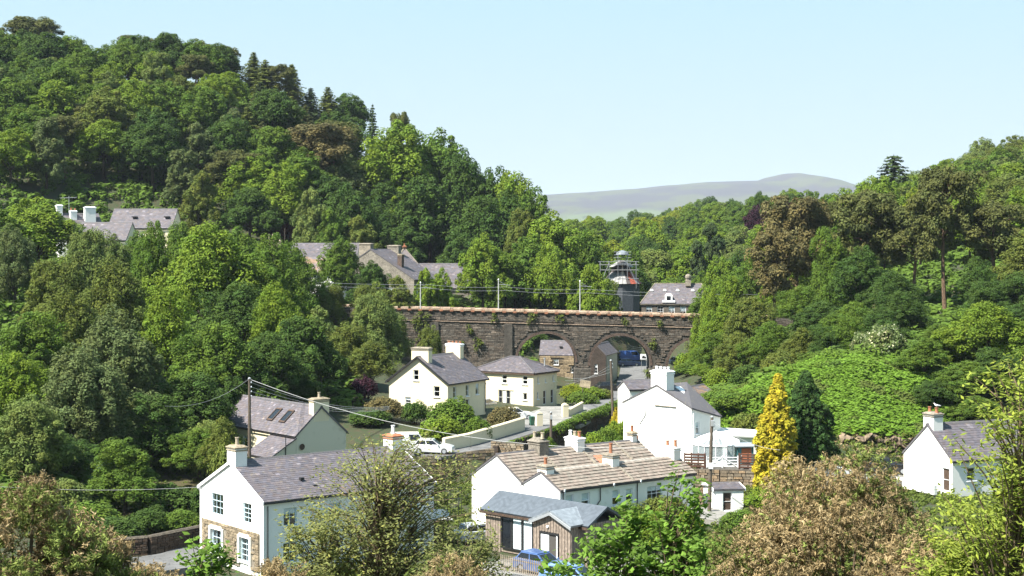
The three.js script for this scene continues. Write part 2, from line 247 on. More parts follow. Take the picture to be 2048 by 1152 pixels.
const slateTone = (r) => { const k = .205 + .10 * r() + (r() < .03 ? .2 : 0), w = (r() - .4) * .035; return [k * 1.02 + w, k * .97, k * 1.01 - w]; };
const tileTone = (r) => { const k = .42 + .11 * r(), w = r() * .05; return [k + w, k * .96, k * .90]; };
const brownTone = (r, u, v) => { const k = .32 + .12 * r(), m = smooth(-.25, .2, fbm(u * 5, v * 4, 3, 3)); return [k * lerp(.95, 1.5, m), k * lerp(.9, 1.0, m), k * lerp(.9, .55, m)]; };

function placeWall(geo, face, L, W, t) {
  const m = new THREE.Matrix4();
  if (face === 'f') m.makeTranslation(0, 0, -t); else if (face === 'b') m.makeTranslation(0, 0, -W);
  else m.makeBasis(V(0, 0, -1), V(0, 1, 0), V(1, 0, 0)).setPosition(face === 'l' ? 0 : L - t, 0, 0);
  return geo.applyMatrix4(m);
}
function wall(name, face, outline, holes, m, parent, L, W, t = .32) {
  const s = new THREE.Shape(outline.map(([x, y]) => new THREE.Vector2(x, y)));
  for (const [u, v, w, h] of holes) s.holes.push(new THREE.Path([[u - w / 2, v], [u + w / 2, v], [u + w / 2, v + h], [u - w / 2, v + h]].map(([x, y]) => new THREE.Vector2(x, y))));
  const geo = new THREE.ExtrudeGeometry(s, { depth: t, bevelEnabled: false });
  return obj(name, placeWall(geo, face, L, W, t), m, parent);
}
// a window or door set into an opening; its frame is the part, panes and sill the sub-parts
function opening(parent, face, [u, v, w, h, o = {}], L, W) {
  const g = new G(), nx = o.nx ?? 1, ny = o.ny ?? 2, f = o.frame ?? .07, bar = o.bar ?? .035, back = -.12;
  g.chamfer(0, f / 2, back, w, f, .08, .008).chamfer(0, h - f / 2, back, w, f, .08, .008).chamfer(-w / 2 + f / 2, h / 2, back, f, h - 2 * f, .08, .008).chamfer(w / 2 - f / 2, h / 2, back, f, h - 2 * f, .08, .008);
  for (let i = 1; i < nx; i++) g.box(-w / 2 + f + (w - 2 * f) * i / nx, h / 2, back, bar, h - 2 * f, .05);
  for (let j = 1; j < ny; j++) g.box(0, f + (h - 2 * f) * j / ny, back + .004, w - 2 * f, o.mid === j ? .07 : bar, .055);
  const win = g.mesh(o.door ? 'door' : 'window', o.paint ?? M.paintWhite, parent);
  win.position.set(face === 'l' ? 0 : face === 'r' ? L : u, v, face === 'f' ? 0 : face === 'b' ? -W : -u);
  win.rotation.y = { f: 0, b: Math.PI, l: -Math.PI / 2, r: Math.PI / 2 }[face];
  const glassy = o.glass ?? (o.door ? M.darkGlass : M.glass), lap = o.blind ?? (RB() < .55 ? .2 + .35 * RB() : 0), one = !o.split, px = one ? 1 : nx, py = one ? 1 : ny;
  for (let i = 0; i < px; i++) for (let j = 0; j < py; j++) { const p = new G(); p.box(-w / 2 + f + (w - 2 * f) * (i + .5) / px, f + (h - 2 * f) * (j + .5) / py, back - .012, (w - 2 * f) / px - .004, (h - 2 * f) / py - .004, .008); p.mesh(o.door ? 'panel' : 'pane', glassy, win); }
  if (lap && !o.door) { const p = new G(); p.box(0, h * (1 - lap / 2), back - .06, w - .04, h * lap, .015); p.mesh('blind', M.blind, win); }
  if (!o.door && o.sill !== false) { const s = new G(); s.chamfer(0, -.05, .01, w + .16, .1, .22, .012); s.mesh('sill', o.sillMat ?? M.paintWhite, win); }
  if (o.door) { const s = new G(); s.tube([V(w * .36, h * .48, back + .05), V(w * .36, h * .53, back + .05)], .018, 6); s.mesh('handle', M.steel, win); }
  return win;
}
function chimney(parent, o) {
  const { x, y, z, w, d, h, m = M.white, pots = 2, pot = M.clay, potH = .55, cap = M.capStone, alongZ = false, skirt = 0 } = o, g = new G();
  g.chamfer(x, y + h / 2, z, w, h, d, .02); if (skirt) g.box(x, y + h * .3 - skirt / 2, z, w * 1.25, h * .6 + skirt, d * 1.25, null, .8);
  const c = g.mesh('chimney', m, parent);
  const k = new G(); k.chamfer(x, y + h + .06, z, w + .18, .12, d + .18, .03).chamfer(x, y + h - .14, z, w + .1, .1, d + .1, .02); if (o.dome) k.box(x, y + h + .24, z, w, .24, d, null, .55); else k.box(x, y + h + .17, z, w + .02, .1, d + .02, null, .75); k.mesh('cap', cap, c);
  for (let i = 0; i < pots; i++) {
    const t = pots > 1 ? (i / (pots - 1) - .5) * ((alongZ ? d : w) - .45) : 0, p = new G(), r = .13 + .02 * RB(), hh = potH * (.9 + .25 * RB()), y0 = y + h + (o.dome ? .3 : .17);
    p.lathe(x + (alongZ ? 0 : t), y0, z + (alongZ ? t : 0), [[r * 1.15, 0], [r * 1.15, .06], [r, .09], [r * .88, hh - .1], [r * 1.12, hh - .07], [r * 1.12, hh], [r * .8, hh], [r * .78, hh - .2], [0, hh - .2]], 10);
    p.mesh('pot', Array.isArray(pot) ? pot[i % pot.length] : pot, c);
  }
  return c;
}
function gutter(parent, x0, x1, y, z, m = M.paintBlack, name = 'gutter') {
  const g = new G(), r = .07; for (let k = 0; k < 6; k++) { const a = Math.PI * (1 + k / 6), b = Math.PI * (1 + (k + 1) / 6), q = (x, t, R) => V(x, y + Math.sin(t) * R, z + Math.cos(t) * R); g.quad(q(x0, a, r), q(x1, a, r), q(x1, b, r), q(x0, b, r)); g.quad(q(x0, b, r - .012), q(x1, b, r - .012), q(x1, a, r - .012), q(x0, a, r - .012)); }
  return g.mesh(name, m, parent);
}
function pipe(parent, pts, m = M.paintBlack, r = .045) { const g = new G(); g.tube(pts.map((p) => V(...p)), r, 7); return g.mesh('downpipe', m, parent); }

// a gabled house in its own axes: length along +x, front wall at z = 0, gables at x = 0 and x = L
function gabled(o) {
  const { L, W, he, ha, over = .18, end = .08, wallM, gableM = wallM, roof = 'slate', wins = [], t = .32, deep = 1.6 } = o, root = o.root ?? thing(o.name, o.label, 'house', [o.x, o.y, -o.d], o.turn * RAD, o.group), z0 = o.z0 ?? 0, grp = root;
  const holes = (f) => wins.filter((w) => w[0] === f).map((w) => w.slice(1, 5)), half = W / 2;
  const shift = (m) => { if (z0) m.position.z = z0; return m; };
  if (!o.noFront) shift(wall('wall', 'f', [[t, -deep], [L - t, -deep], [L - t, he], [t, he]], holes('f'), o.frontM ?? wallM, grp, L, W, t));
  if (!o.noBack) shift(wall('wall', 'b', [[t, -deep], [L - t, -deep], [L - t, he], [t, he]], holes('b'), wallM, grp, L, W, t));
  for (const f of ['l', 'r']) shift(wall('gable_wall', f, [[0, -deep], [W, -deep], [W, he], [half, ha], [0, he]], holes(f), f === 'l' ? gableM : o.farM ?? gableM, grp, L, W, t));
  const k = (ha - he) / half, th = .14, tone = roof === 'tile' ? tileTone : roof === 'brown' ? brownTone : slateTone, size = roof === 'tile' ? [.40, .42, .075] : o.slate ?? [.34, .27, .022];
  for (const s of [1, -1]) {
    const e = s > 0 ? over : -W - over, y = he - over * k + th * .9, a = V(-end, y, e), b = V(L + end, y, e), c = V(L + end, ha + th * .9, -half), dd = V(-end, ha + th * .9, -half), g = new G();
    if (s > 0) g.slab(a, b, c, dd, th); else g.slab(b, a, dd, c, th);
    const r = shift(g.mesh('roof', M.slateEdge, grp)), q = new G();
    if (s > 0) covering(q, a, b, c, dd, ...size, tone); else covering(q, b, a, dd, c, ...size, tone);
    q.mesh(roof === 'tile' ? 'tiles' : 'slates', roof === 'tile' ? M.tile : M.slate, r, 'stuff');
    if (!o.noGutter) shift(gutter(grp, -end, L + end, y - .1, e + s * .06));
  }
  for (let i = 0, n = Math.round((L + 2 * end) / .45); i < n; i++) { const g = new G(), x0 = -end + (L + 2 * end) * i / n, x1 = -end + (L + 2 * end) * (i + 1) / n - .015, y = ha + th; g.hexa([V(x0, y - .1, -half + .16), V(x1, y - .1, -half + .16), V(x1, y - .1, -half - .16), V(x0, y - .1, -half - .16)], [V(x0, y + .06, -half + .05), V(x1, y + .06, -half + .05), V(x1, y + .06, -half - .05), V(x0, y + .06, -half - .05)]); shift(g.mesh('ridge_tile', o.ridgeM ?? M.slateEdge, grp)); }
  for (const f of ['l', 'r']) if (o.barge) { const X = f === 'l' ? -end - .03 : L + end + .03, g = new G(); for (const s of [1, -1]) { const e = s > 0 ? over : -W - over, y = he - over * k + th, p = [V(X - .03, y - .2, e), V(X + .03, y - .2, e), V(X + .03, ha + th - .2, -half), V(X - .03, ha + th - .2, -half)]; g.hexa(s > 0 ? p : [p[1], p[0], p[3], p[2]], (s > 0 ? p : [p[1], p[0], p[3], p[2]]).map((v) => v.clone().setY(v.y + .24))); } shift(g.mesh('bargeboard', o.barge, grp)); }
  for (const [f, ...w] of wins) { const q = opening(grp, f, w, L, W); q.position.z += z0; }
  return root;
}

// --- white house with a stone-faced lower storey
{
  const L = 15, W = 9.7, he = 5.0, ha = 7.3;
  const h = gabled({ name: 'stone_faced_house', label: 'white house with stone faced ground floor beside the lower road', x: -17.73, y: -.3, d: 107, turn: 39, L, W, he, ha, wallM: M.white, barge: M.paintWhite, over: .2,
    wins: [['l', 2.35, 3.2, 1.25, 1.45, { nx: 2, ny: 4, split: true, blind: 0, paint: M.paintBlue, sill: false }], ['l', 6.9, 3.2, 1.85, 1.6, { nx: 3, ny: 3, split: true, blind: 0, paint: M.paintBlue, sill: false }], ['l', 2.6, .35, 1.45, 1.75, { nx: 2, ny: 4, split: true, blind: 0, paint: M.paintBlue, sillMat: M.white }], ['l', 6.9, .35, 1.75, 1.75, { nx: 3, ny: 3, split: true, blind: 0, paint: M.paintBlue, sillMat: M.white }],
      ['f', 2.2, 3.1, 1.1, 1.3, { nx: 2, paint: M.paintBlue }], ['f', 6, 3.1, 1.1, 1.3, { nx: 2, paint: M.paintBlue }], ['f', 9.8, 3.1, 1.1, 1.3, { nx: 2, paint: M.paintBlue }], ['f', 2.2, .5, 1.2, 1.4, { nx: 2, paint: M.paintBlue }], ['f', 6, 0, 1, 2.1, { door: true, glass: M.timberDark }], ['f', 9.8, .5, 1.2, 1.4, { nx: 2, paint: M.paintBlue }], ['f', 13, 3.1, 1.1, 1.3, { nx: 2, paint: M.paintBlue }], ['f', 13, .5, 1.2, 1.4, { nx: 2, paint: M.paintBlue }]] });
  chimney(h, { x: .48, y: 6.3, z: -W / 2 + .1, w: .95, d: 1.3, h: 2.1, pots: 1, pot: M.buff, cap: M.capStone });
  chimney(h, { x: L - .5, y: 6.3, z: -W / 2, w: .95, d: 1.3, h: 1.9, pots: 1, pot: M.paintWhite, potH: .7, cap: M.clay });
  // stone facing between the white corner strips: every stone a piece of its own
  const bed = new G(); for (const [u0, u1, y0, y1] of [[.5, W - .5, 2.2, 2.65], [.5, 1.8, -.1, 2.2], [3.4, 5.95, -.1, 2.2], [7.85, W - .5, -.1, 2.2]]) bed.box(-.03, (y0 + y1) / 2, -(u0 + u1) / 2, .06, y1 - y0, u1 - u0); bed.mesh('mortar_bed', M.mortar, h);
  const r = mulberry(5); let y = -.05;
  while (y < 2.6) {
    const hh = .13 + .11 * r(); let u = .55;
    while (u < W - .6) {
      const w = Math.min(.32 + .5 * r(), W - .52 - u), c = u + w / 2, solid = [[2.6, 1.45 + .5], [6.9, 1.75 + .5]].every(([a, b]) => Math.abs(c - a) > b / 2 + w / 2 - .04) || y + hh > 2.42 || y < -.1;
      if (solid && w > .12) { const g = new G(), k = .8 + .7 * r(), dp = .05 + .05 * r(); g.col(k * 1.05, k, k * .9).chamfer(-.06 - dp / 2, y + hh / 2, -c, dp, hh - .025, w - .03, .015); g.mesh('stone', M.rubble, h); }
      u += w;
    }
    y += hh;
  }
  for (const [u, w] of [[2.6, 1.45], [6.9, 1.75]]) { const g = new G(); for (const s of [-1, 1]) g.chamfer(-.09, 1.22, -u + s * (w / 2 + .13), .14, 2.1, .25, .01); g.chamfer(-.09, 2.26, -u, .14, .3, w, .01); g.mesh('window_surround', M.white, h); }
  const v = new G(); v.box(4.2, 6.13, -1.75, .3, .16, .3); v.mesh('roof_vent', M.paintBlack, h); const v2 = new G(); v2.box(4.9, 5.62, -1.05, .3, .14, .28); v2.mesh('roof_vent', M.paintBlack, h);
  pipe(h, [[.3, 4.7, .1], [.3, 0, .1]]); pipe(h, [[7.8, 4.7, .1], [7.8, 0, .1]], M.paintWhite);
  const br = new G(); br.tube([V(-.02, 4.9, -9.1), V(-.5, 5.0, -9.2)], .03, 6).box(-.3, 4.95, -9.15, .12, .25, .12); br.mesh('wire_bracket', M.steel, h);
}
// --- terrace of two parallel tiled ranges
{
  const y0 = -.2, root = thing('cottage_terrace', 'long white cottage terrace under two parallel brown tiled roofs', 'cottages', [3.78, y0, -118], 39 * RAD);
  const wo = { nx: 1, ny: 2, mid: 1 };
  gabled({ root, L: 15.2, W: 4.65, he: 4.03, ha: 5.2, wallM: M.white, roof: 'tile', over: .16, end: .06, ridgeM: M.tile.clone(), noBack: true,
    wins: [['f', 1.0, 2.35, .8, 1.3, { ...wo, blind: .45 }], ['f', 2.7, 2.35, .85, 1.3, wo], ['f', 6.0, 2.3, .8, 1.25, { ...wo, blind: .5 }], ['f', 7.5, 2.4, .75, 1.1, { ...wo, blind: .4 }], ['f', 10.4, 2.15, 1.75, 1.35, { nx: 3, ny: 2, split: true, blind: .35 }], ['f', 13.2, .2, .95, 2.05, { door: true, glass: M.timberDark }]] });
  gabled({ root, z0: -4.65, L: 16, W: 6.75, he: 4.05, ha: 6.0, wallM: M.white, roof: 'tile', over: .14, end: .06, noFront: true, wins: [] });
  const red = new G(); { const k = 1.95 / 3.375, at = (x, w) => V(x, 6.0 - (8.02 - w) * k + .24, -w); for (let i = 0; i < 5; i++) for (let j = 0; j < 4; j++) { red.col(.9 + .5 * RB(), .42 + .1 * RB(), .3); red.quad(at(9.4 + i * .36, 6.2 + j * -.36 + .0), at(9.74 + i * .36, 6.2 - j * .36), at(9.74 + i * .36, 6.55 - j * .36), at(9.4 + i * .36, 6.55 - j * .36)); } } red.mesh('tile_patch', M.tile, root, 'stuff').userData.label = 'patch of newer orange tiles';
  const sk = (x, z0, z1, ya, yb) => { const g = new G(); g.slab(V(x - .11, ya, z0), V(x + .11, ya, z0), V(x + .11, yb, z1), V(x - .11, yb, z1), .14); g.mesh('roof_verge', M.mortar, root); };
  sk(7.9, .12, -2.3, 4.18, 5.45); sk(8.9, -4.7, -8.0, 4.35, 6.25); sk(4.6, -5.2, -8.0, 4.6, 6.25); sk(13.2, -5.6, -8.0, 4.9, 6.24);
  const cA = { alongZ: true, potH: .5 };
  chimney(root, { ...cA, x: 4.5, y: 5.3, z: -8.0, w: 1.0, d: 1.5, h: 1.5, m: M.greyRender, cap: M.greyRender, dome: true, pots: 2, pot: M.buff });
  chimney(root, { ...cA, x: 8.6, y: 5.3, z: -8.0, w: .85, d: 1.6, h: 1.45, pots: 3, pot: [M.paintWhite, M.buff, M.clay], cap: M.paintWhite });
  chimney(root, { ...cA, x: .5, y: 4.2, z: -2.35, w: .8, d: 1.15, h: 1.45, pots: 1, pot: M.clay, cap: M.mortar });
  chimney(root, { ...cA, x: 7.6, y: 4.7, z: -2.35, w: .75, d: 1.25, h: 1.25, pots: 1, pot: M.clay, potH: .95, cap: M.mortar });
  chimney(root, { ...cA, x: 15.4, y: 5.2, z: -8.0, w: .55, d: .7, h: 1.5, pots: 1, pot: M.clay });
  chimney(root, { ...cA, x: 14.7, y: 4.6, z: -2.35, w: .8, d: 1.4, h: 1.4, pots: 2, pot: M.clay, cap: M.paintWhite });
  pipe(root, [[4.2, 3.9, .1], [4.2, 2.9, .1], [3.4, 2.1, .1], [3.4, .1, .1]]); pipe(root, [[8.3, 3.9, .1], [8.3, .1, .1]]); pipe(root, [[.25, 3.9, .1], [.25, .1, .1]]); pipe(root, [[15.0, 3.9, .1], [15.0, .1, .1]]);
  for (const x of [.3, 5.6, 8.6]) { const g = new G(); g.chamfer(x, 3.98, .2, .12, .3, .14, .01); g.mesh('hopper', M.paintWhite, root); }
  const st = new G(); st.tube([V(-.03, 3.8, -10.9), V(-.05, 3.4, -10.5), V(-.03, 2.8, -10.2)], .05, 5); st.mesh('cable', M.wire, root);
}
// --- timber cabin with a gabled porch
{
  const L = 10.5, D = 4.2, T = -44.6, root = thing('timber_cabin', 'brown timber cabin with dark sheet roof and gabled porch', 'cabin', [-2.01, -.1, -116], T * RAD), he = 3.0, ha = 3.95, board = (g, x0, x1, y0, y1, z, f) => f(g);
  const cut = [[1.4, 3.9]];
  const inner = new G(); inner.box(L / 2, 1.35, -D / 2, L - .1, 3.1, D - .1); inner.mesh('wall', M.timber, root);
  const slat = (x, y0, y1, z, dx, dz) => { const g = new G(); g.chamfer(x, (y0 + y1) / 2, z, dx, y1 - y0, dz, .006); g.mesh('board', M.timber, root); };
  for (let i = 0; i < 38; i++) { const x = .1 + i * (L - .2) / 37; if (x > 1.75 && x < 5.1) { slat(x, 2.72, 2.95, .0, .235, .07); continue; } if (x > 6.2 && x < 9.95) continue; slat(x, -.3, 2.95, .0, .235, .07); }
  for (let i = 0; i < 15; i++) { const z = -.1 - i * (D - .2) / 14; slat(L + .0, -.3, 2.95, z, .07, .235); slat(0, -.3, 2.95, z, .07, .235); }
  for (let i = 0; i < 3; i++) { const w = 3.35 / 3, g = new G(), x = 1.75 + w * (i + .5); for (const s of [-1, 1]) g.box(x + s * (w / 2 - .05), 1.4, .05, .09, 2.6, .1); g.box(x, .14, .05, w - .2, .08, .1).box(x, 2.66, .05, w - .2, .08, .1); const win = g.mesh('window', M.paintBlack, root); const p = new G(); p.box(x, 1.4, .03, w - .18, 2.4, .01); p.mesh('pane', i ? M.glass : M.darkGlass, win); if (i) { const b = new G(); b.box(x, 1.4, .012, w - .2, 2.4, .01); b.mesh('blind', M.blind, win); } }
  const rf = (a, b, c, d, m = M.sheetRoof, seams = false) => { const g = new G(); g.slab(a, b, c, d, .16); const r = g.mesh('roof', m, root); if (!seams) return r; const nS = Math.round(a.distanceTo(b) / .55); for (let i = 1; i < nS; i++) { const s = new G(), p = a.clone().lerp(b, i / nS), q = d.clone().lerp(c, i / nS), n = b.clone().sub(a).cross(d.clone().sub(a)).normalize().multiplyScalar(.03); s.tube([p.clone().add(n), q.clone().add(n)], .018, 4); s.mesh('seam', m, r); } return r; };
  const R = .94 / 1.81;
  rf(V(-.35, he - .12, .35), V(L + .35, he - .12, .35), V(L + .35, ha + .12, -1.81), V(-.35, ha + .12, -1.81)); rf(V(L + .35, he - .2, -D - .25), V(-.35, he - .2, -D - .25), V(-.35, ha + .12, -1.81), V(L + .35, ha + .12, -1.81));
  const fa = new G(); fa.box(L / 2, he - .32, .38, L + .7, .18, .04); fa.mesh('fascia', M.timberDark, root);
  // porch
  const x0 = 6.3, x1 = 9.96, P = 1.2, pe = 2.85, pa = 3.55, xm = (x0 + x1) / 2, pw = new G();
  pw.box(xm, 1.2, P / 2 - .03, x1 - x0 - .1, 2.9, P - .02); pw.mesh('porch_wall', M.timber, root);
  for (let i = 0; i < 13; i++) { const x = x0 + .14 + i * (x1 - x0 - .28) / 12, top = pe + (pa - pe) * (1 - Math.abs(x - xm) / ((x1 - x0) / 2)) - .05; if (x > 6.98 && x < 8.85) { slat(x, 2.22, top, P, .235, .07); } else slat(x, -.3, top, P, .235, .07); }
  for (let i = 0; i < 5; i++) { slat(x1, -.3, pe, P - .14 - i * .26, .07, .22); slat(x0, -.3, pe, P - .14 - i * .26, .07, .22); }
  rf(V(x0 - .25, pe - .02, P + .3), V(x0 - .25, pe - .02, -2.2).setY(pe - .02), V(xm, pa + .14, -1.6), V(xm, pa + .14, P + .3), M.porchRoof, true); rf(V(x1 + .25, pe - .02, -1.3), V(x1 + .25, pe - .02, P + .3), V(xm, pa + .14, P + .3), V(xm, pa + .14, -1.6), M.porchRoof, true);
  const bb = new G(); for (const s of [-1, 1]) { const e = s < 0 ? x0 - .27 : x1 + .27, p = [V(e, pe - .2, P + .34), V(xm, pa - .04, P + .34), V(xm, pa - .04, P + .29), V(e, pe - .2, P + .29)], q = s < 0 ? p : [p[1], p[0], p[3], p[2]]; bb.hexa(q, q.map((v) => v.clone().setY(v.y + .2))); } bb.mesh('bargeboard', M.zinc, root);
  const dr = new G(); dr.box(7.0, 1, P + .06, .08, 2.1, .1).box(8.78, 1, P + .06, .08, 2.1, .1).box(7.9, 2.12, P + .06, 1.9, .12, .1); const dm = dr.mesh('door_frame', M.paintBlack, root);
  const dl = new G(); dl.chamfer(7.45, 1.0, P + .04, .8, 2.05, .05, .01); dl.mesh('door', M.paintWhite, dm); const dv = new G(); dv.box(8.22, 1, P - .0, .72, 2.0, .04); dv.mesh('dark_doorway_sheet', M.interior, dm); const dp2 = new G(); dp2.box(8.66, 1, P + .04, .14, 2.05, .05); dp2.mesh('side_panel', M.paintWhite, dm);  // open doorway is a flat sheet; the unlit inside is put into its colour
  const li = new G(); li.tube([V(7.75, 2.62, P + .04), V(7.75, 2.62, P + .14)], .09, 10); li.mesh('lamp', M.paintWhite, root);
  const fl = new G(); fl.slab(V(x1 + .3, pe + .01, P - 1.9), V(x1 + .3, pe + .01, P - 1.65), V(xm, pa + .2, P - 2.2), V(xm, pa + .2, P - 2.5), .05); fl.mesh('flashing', M.zinc, root);
  const bx = new G(); bx.chamfer(x1 + .2, .55, -.4, .35, .6, .7, .03); bx.mesh('meter_box', M.paintWhite, root);
}
// --- house with two roof windows and a lean-to
{
  const L = 16, W = 5.7, he = 3.2, ha = 5.75, ox = -20.85 - .631 * L, od = 145 + .776 * L;
  const h = gabled({ name: 'skylight_house', label: 'low cream house with two skylights in its slate roof', x: ox, y: 1.8, d: od, turn: -50.9, L, W, he, ha, wallM: M.cream, farM: M.paleGreen, over: .2, wins: [['f', 10.2, 1.2, 1, 1.1, {}], ['f', 6, 1.2, 1, 1.1, {}], ['r', 1.2, .9, .6, .6, { sill: false }]] });
  const k = (ha - he) / (W / 2), P = (x, t, n) => { const z = -W / 2 * t, c = Math.cos(Math.atan(k)), s = Math.sin(Math.atan(k)); return V(x, he + .17 + (ha - he) * t + n * c, z + n * s); };
  for (const x of [8.9, 11.3]) { const g = new G(), w = 1.1, a = .28, b = .72; for (const [u0, u1, t0, t1] of [[x, x + .1, a, b], [x + w - .1, x + w, a, b], [x + .1, x + w - .1, a, a + .05], [x + .1, x + w - .1, b - .05, b]]) { const q = (n) => [P(u0, t0, n), P(u1, t0, n), P(u1, t1, n), P(u0, t1, n)]; g.hexa(q(0), q(.11)); } const s = g.mesh('skylight', M.timberDark, h); const p = new G(); p.quad(P(x + .1, a + .05, .07), P(x + w - .1, a + .05, .07), P(x + w - .1, b - .05, .07), P(x + .1, b - .05, .07)); p.mesh('pane', M.darkGlass, s); }
  chimney(h, { x: L - .45, y: 4.4, z: -W / 2, w: .9, d: 1.75, h: 2.1, m: M.cream, pots: 1, pot: M.buff, cap: M.capStone, alongZ: true });
  // lean-to
  const g = new G(); g.hexa([V(L - 4.5, -1.5, 2.8), V(L - .03, -1.5, 2.8), V(L - .03, -1.5, .004), V(L - 4.5, -1.5, .004)], [V(L - 4.5, 1.25, 2.8), V(L - .03, 1.25, 2.8), V(L - .03, 2.85, .004), V(L - 4.5, 2.85, .004)]); g.mesh('lean_to_wall', M.paleGreen, h);
  const a = V(L - 4.65, 1.28, 3.0), b = V(L + .1, 1.28, 3.0), c = V(L + .1, 3.0, .02), dd = V(L - 4.65, 3.0, .02), r = new G(); r.slab(a, b, c, dd, .1); const lr = r.mesh('lean_to_roof', M.slateEdge, h), q = new G(); covering(q, a, b, c, dd, .34, .27, .02, slateTone); q.mesh('slates', M.slate, lr, 'stuff');
  gutter(h, L - 4.6, L + .08, 1.2, 3.06, M.paintBlack); pipe(h, [[L + .06, 3.4, 1.2], [L + .06, 0, 1.2]]);
  const dsh = new G(); dsh.lathe(0, 0, 0, [[0, 0], [.24, .02], [.3, .09], [.28, .09], [.22, .04], [0, .03]], 12); const dm = dsh.mesh('wall_plaque', M.timberDark, h); dm.rotation.z = -Math.PI / 2; dm.position.set(L + .02, 2.1, -.6);
}
// --- cream house with two broad chimneys
{
  const L = 9.05, W = 8.3, he = 4.2, ha = 7.1;
  const h = gabled({ name: 'cream_gabled_house', label: 'cream gabled house with two broad chimneys below the viaduct', x: -7.62, y: 3.2, d: 178, turn: 61.4, L, W, he, ha, wallM: M.cream, over: .35, end: .3, barge: M.paintBlack,
    wins: [['l', 4.45, 4.35, .75, 1.25, { ny: 2 }], ['l', 1.55, 2.5, .85, 1.25, { ny: 2 }], ['l', 5.6, 1.0, .85, 1.3, {}], ['f', 1.6, 2.3, .75, 1.35, { nx: 1 }], ['f', 4.6, 2.3, .75, 1.35, {}], ['f', 7, 2.3, .75, 1.35, {}], ['f', 4.6, 0, .9, 1.9, { door: true, glass: M.timberDark }]] });
  chimney(h, { x: .9, y: 5.6, z: -W / 2 - .05, w: .85, d: 2.4, h: 2.5, m: M.cream, pots: 0, cap: M.mortar, alongZ: true }); chimney(h, { x: L - .5, y: 5.6, z: -W / 2, w: .85, d: 2.1, h: 2.6, m: M.cream, pots: 4, pot: M.clay, potH: .3, cap: M.paintWhite, alongZ: true });
  const g = new G(); g.box(-1.2, 1.1, -6.0, 2.4, .12, 5.2).box(-1.2, .2, -6.0, 2.2, 1.7, 5.0); g.mesh('porch', M.concrete, h);
  pipe(h, [[L - .2, 4, .1], [L - .2, 0, .1]]);
}
// --- hipped cream house
{
  const L = 6.2, W = 9.6, he = 4.4, ha = 6.3, y0 = 2.45, root = thing('hipped_house', 'square cream house with a hipped slate roof beside the arch', 'house', [2.83, y0, -200], 58 * RAD), wo = { nx: 1, ny: 2, mid: 1 };
  const wins = [['l', 1.3, 2.9, .8, 1.15, wo], ['l', 4.55, 2.9, .8, 1.15, { ...wo }], ['l', 8.0, 2.9, .8, 1.15, wo], ['l', 1.3, .8, .65, .95, { ny: 1 }], ['f', 1.3, 3, .4, .9, {}], ['f', 3.2, 3, .35, .6, {}], ['f', 5.3, 3, .4, .9, {}], ['f', 1.2, .9, .5, 1.0, {}], ['f', 3.0, .05, .8, 1.9, { door: true, glass: M.timberDark }], ['f', 5.0, .05, .8, 1.9, { door: true, glass: M.timberDark }]];
  for (let i = 0; i < 4; i++) wins.push(['l', 3.35 + i * .62, .05, .6, 1.95, { door: true, frame: .05, glass: i % 2 ? M.darkGlass : M.blind }]);
  const holes = (f) => wins.filter((w) => w[0] === f).map((w) => w.slice(1, 5)), t = .32, D = -1.5;
  wall('wall', 'f', [[t, D], [L - t, D], [L - t, he], [t, he]], holes('f'), M.pinkShadeCream, root, L, W); wall('wall', 'b', [[t, D], [L - t, D], [L - t, he], [t, he]], [], M.cream, root, L, W); wall('wall', 'l', [[0, D], [W, D], [W, he], [0, he]], holes('l'), M.cream, root, L, W); wall('wall', 'r', [[0, D], [W, D], [W, he], [0, he]], [], M.cream, root, L, W);  // f wall: warm pinkish shade put into its cream colour
  const o = .35, ye = he + .05, c = [V(-o, ye, o), V(L + o, ye, o), V(L + o, ye, -W - o), V(-o, ye, -W - o)], r0 = V(L / 2, ha, -L / 2 - .9), r1 = V(L / 2, ha, -W + L / 2 + .9);
  for (const [a, b, p, q] of [[c[0], c[1], r0, r0], [c[1], c[2], r1, r0], [c[2], c[3], r1, r1], [c[3], c[0], r0, r1]]) { const g = new G(); if (p === q) { g.tri(a, b, p); } else g.quad(a, b, p, q); const m = g.mesh('roof', M.slateEdge, root), s = new G(); covering(s, a, b, p.clone(), q.clone(), .36, .28, .025, slateTone); s.mesh('slates', M.slate, m, 'stuff'); }
  const ev = new G(); ev.box(L / 2, he - .08, -W / 2, L + .62, .24, W + .62); ev.mesh('eaves', M.timberDark, root);
  for (const [a, b] of [[c[0], r0], [c[1], r0], [c[2], r1], [c[3], r1], [r0, r1]]) { const g = new G(), u = V(0, .06, 0); g.tube([a.clone().add(u), b.clone().add(u)], .09, 6); g.mesh('hip_tile', M.slateEdge, root); }
  const fl = new G(); fl.tube([V(L * .75, 5.1, -1.0), V(L * .75, 6.1, -1.0)], .1, 8).tube([V(L * .75, 6.1, -1.0), V(L * .75, 6.2, -1.0)], .17, 8); fl.mesh('flue', M.steel, root);
  for (const [f, ...w] of wins) opening(root, f, w, L, W);
}
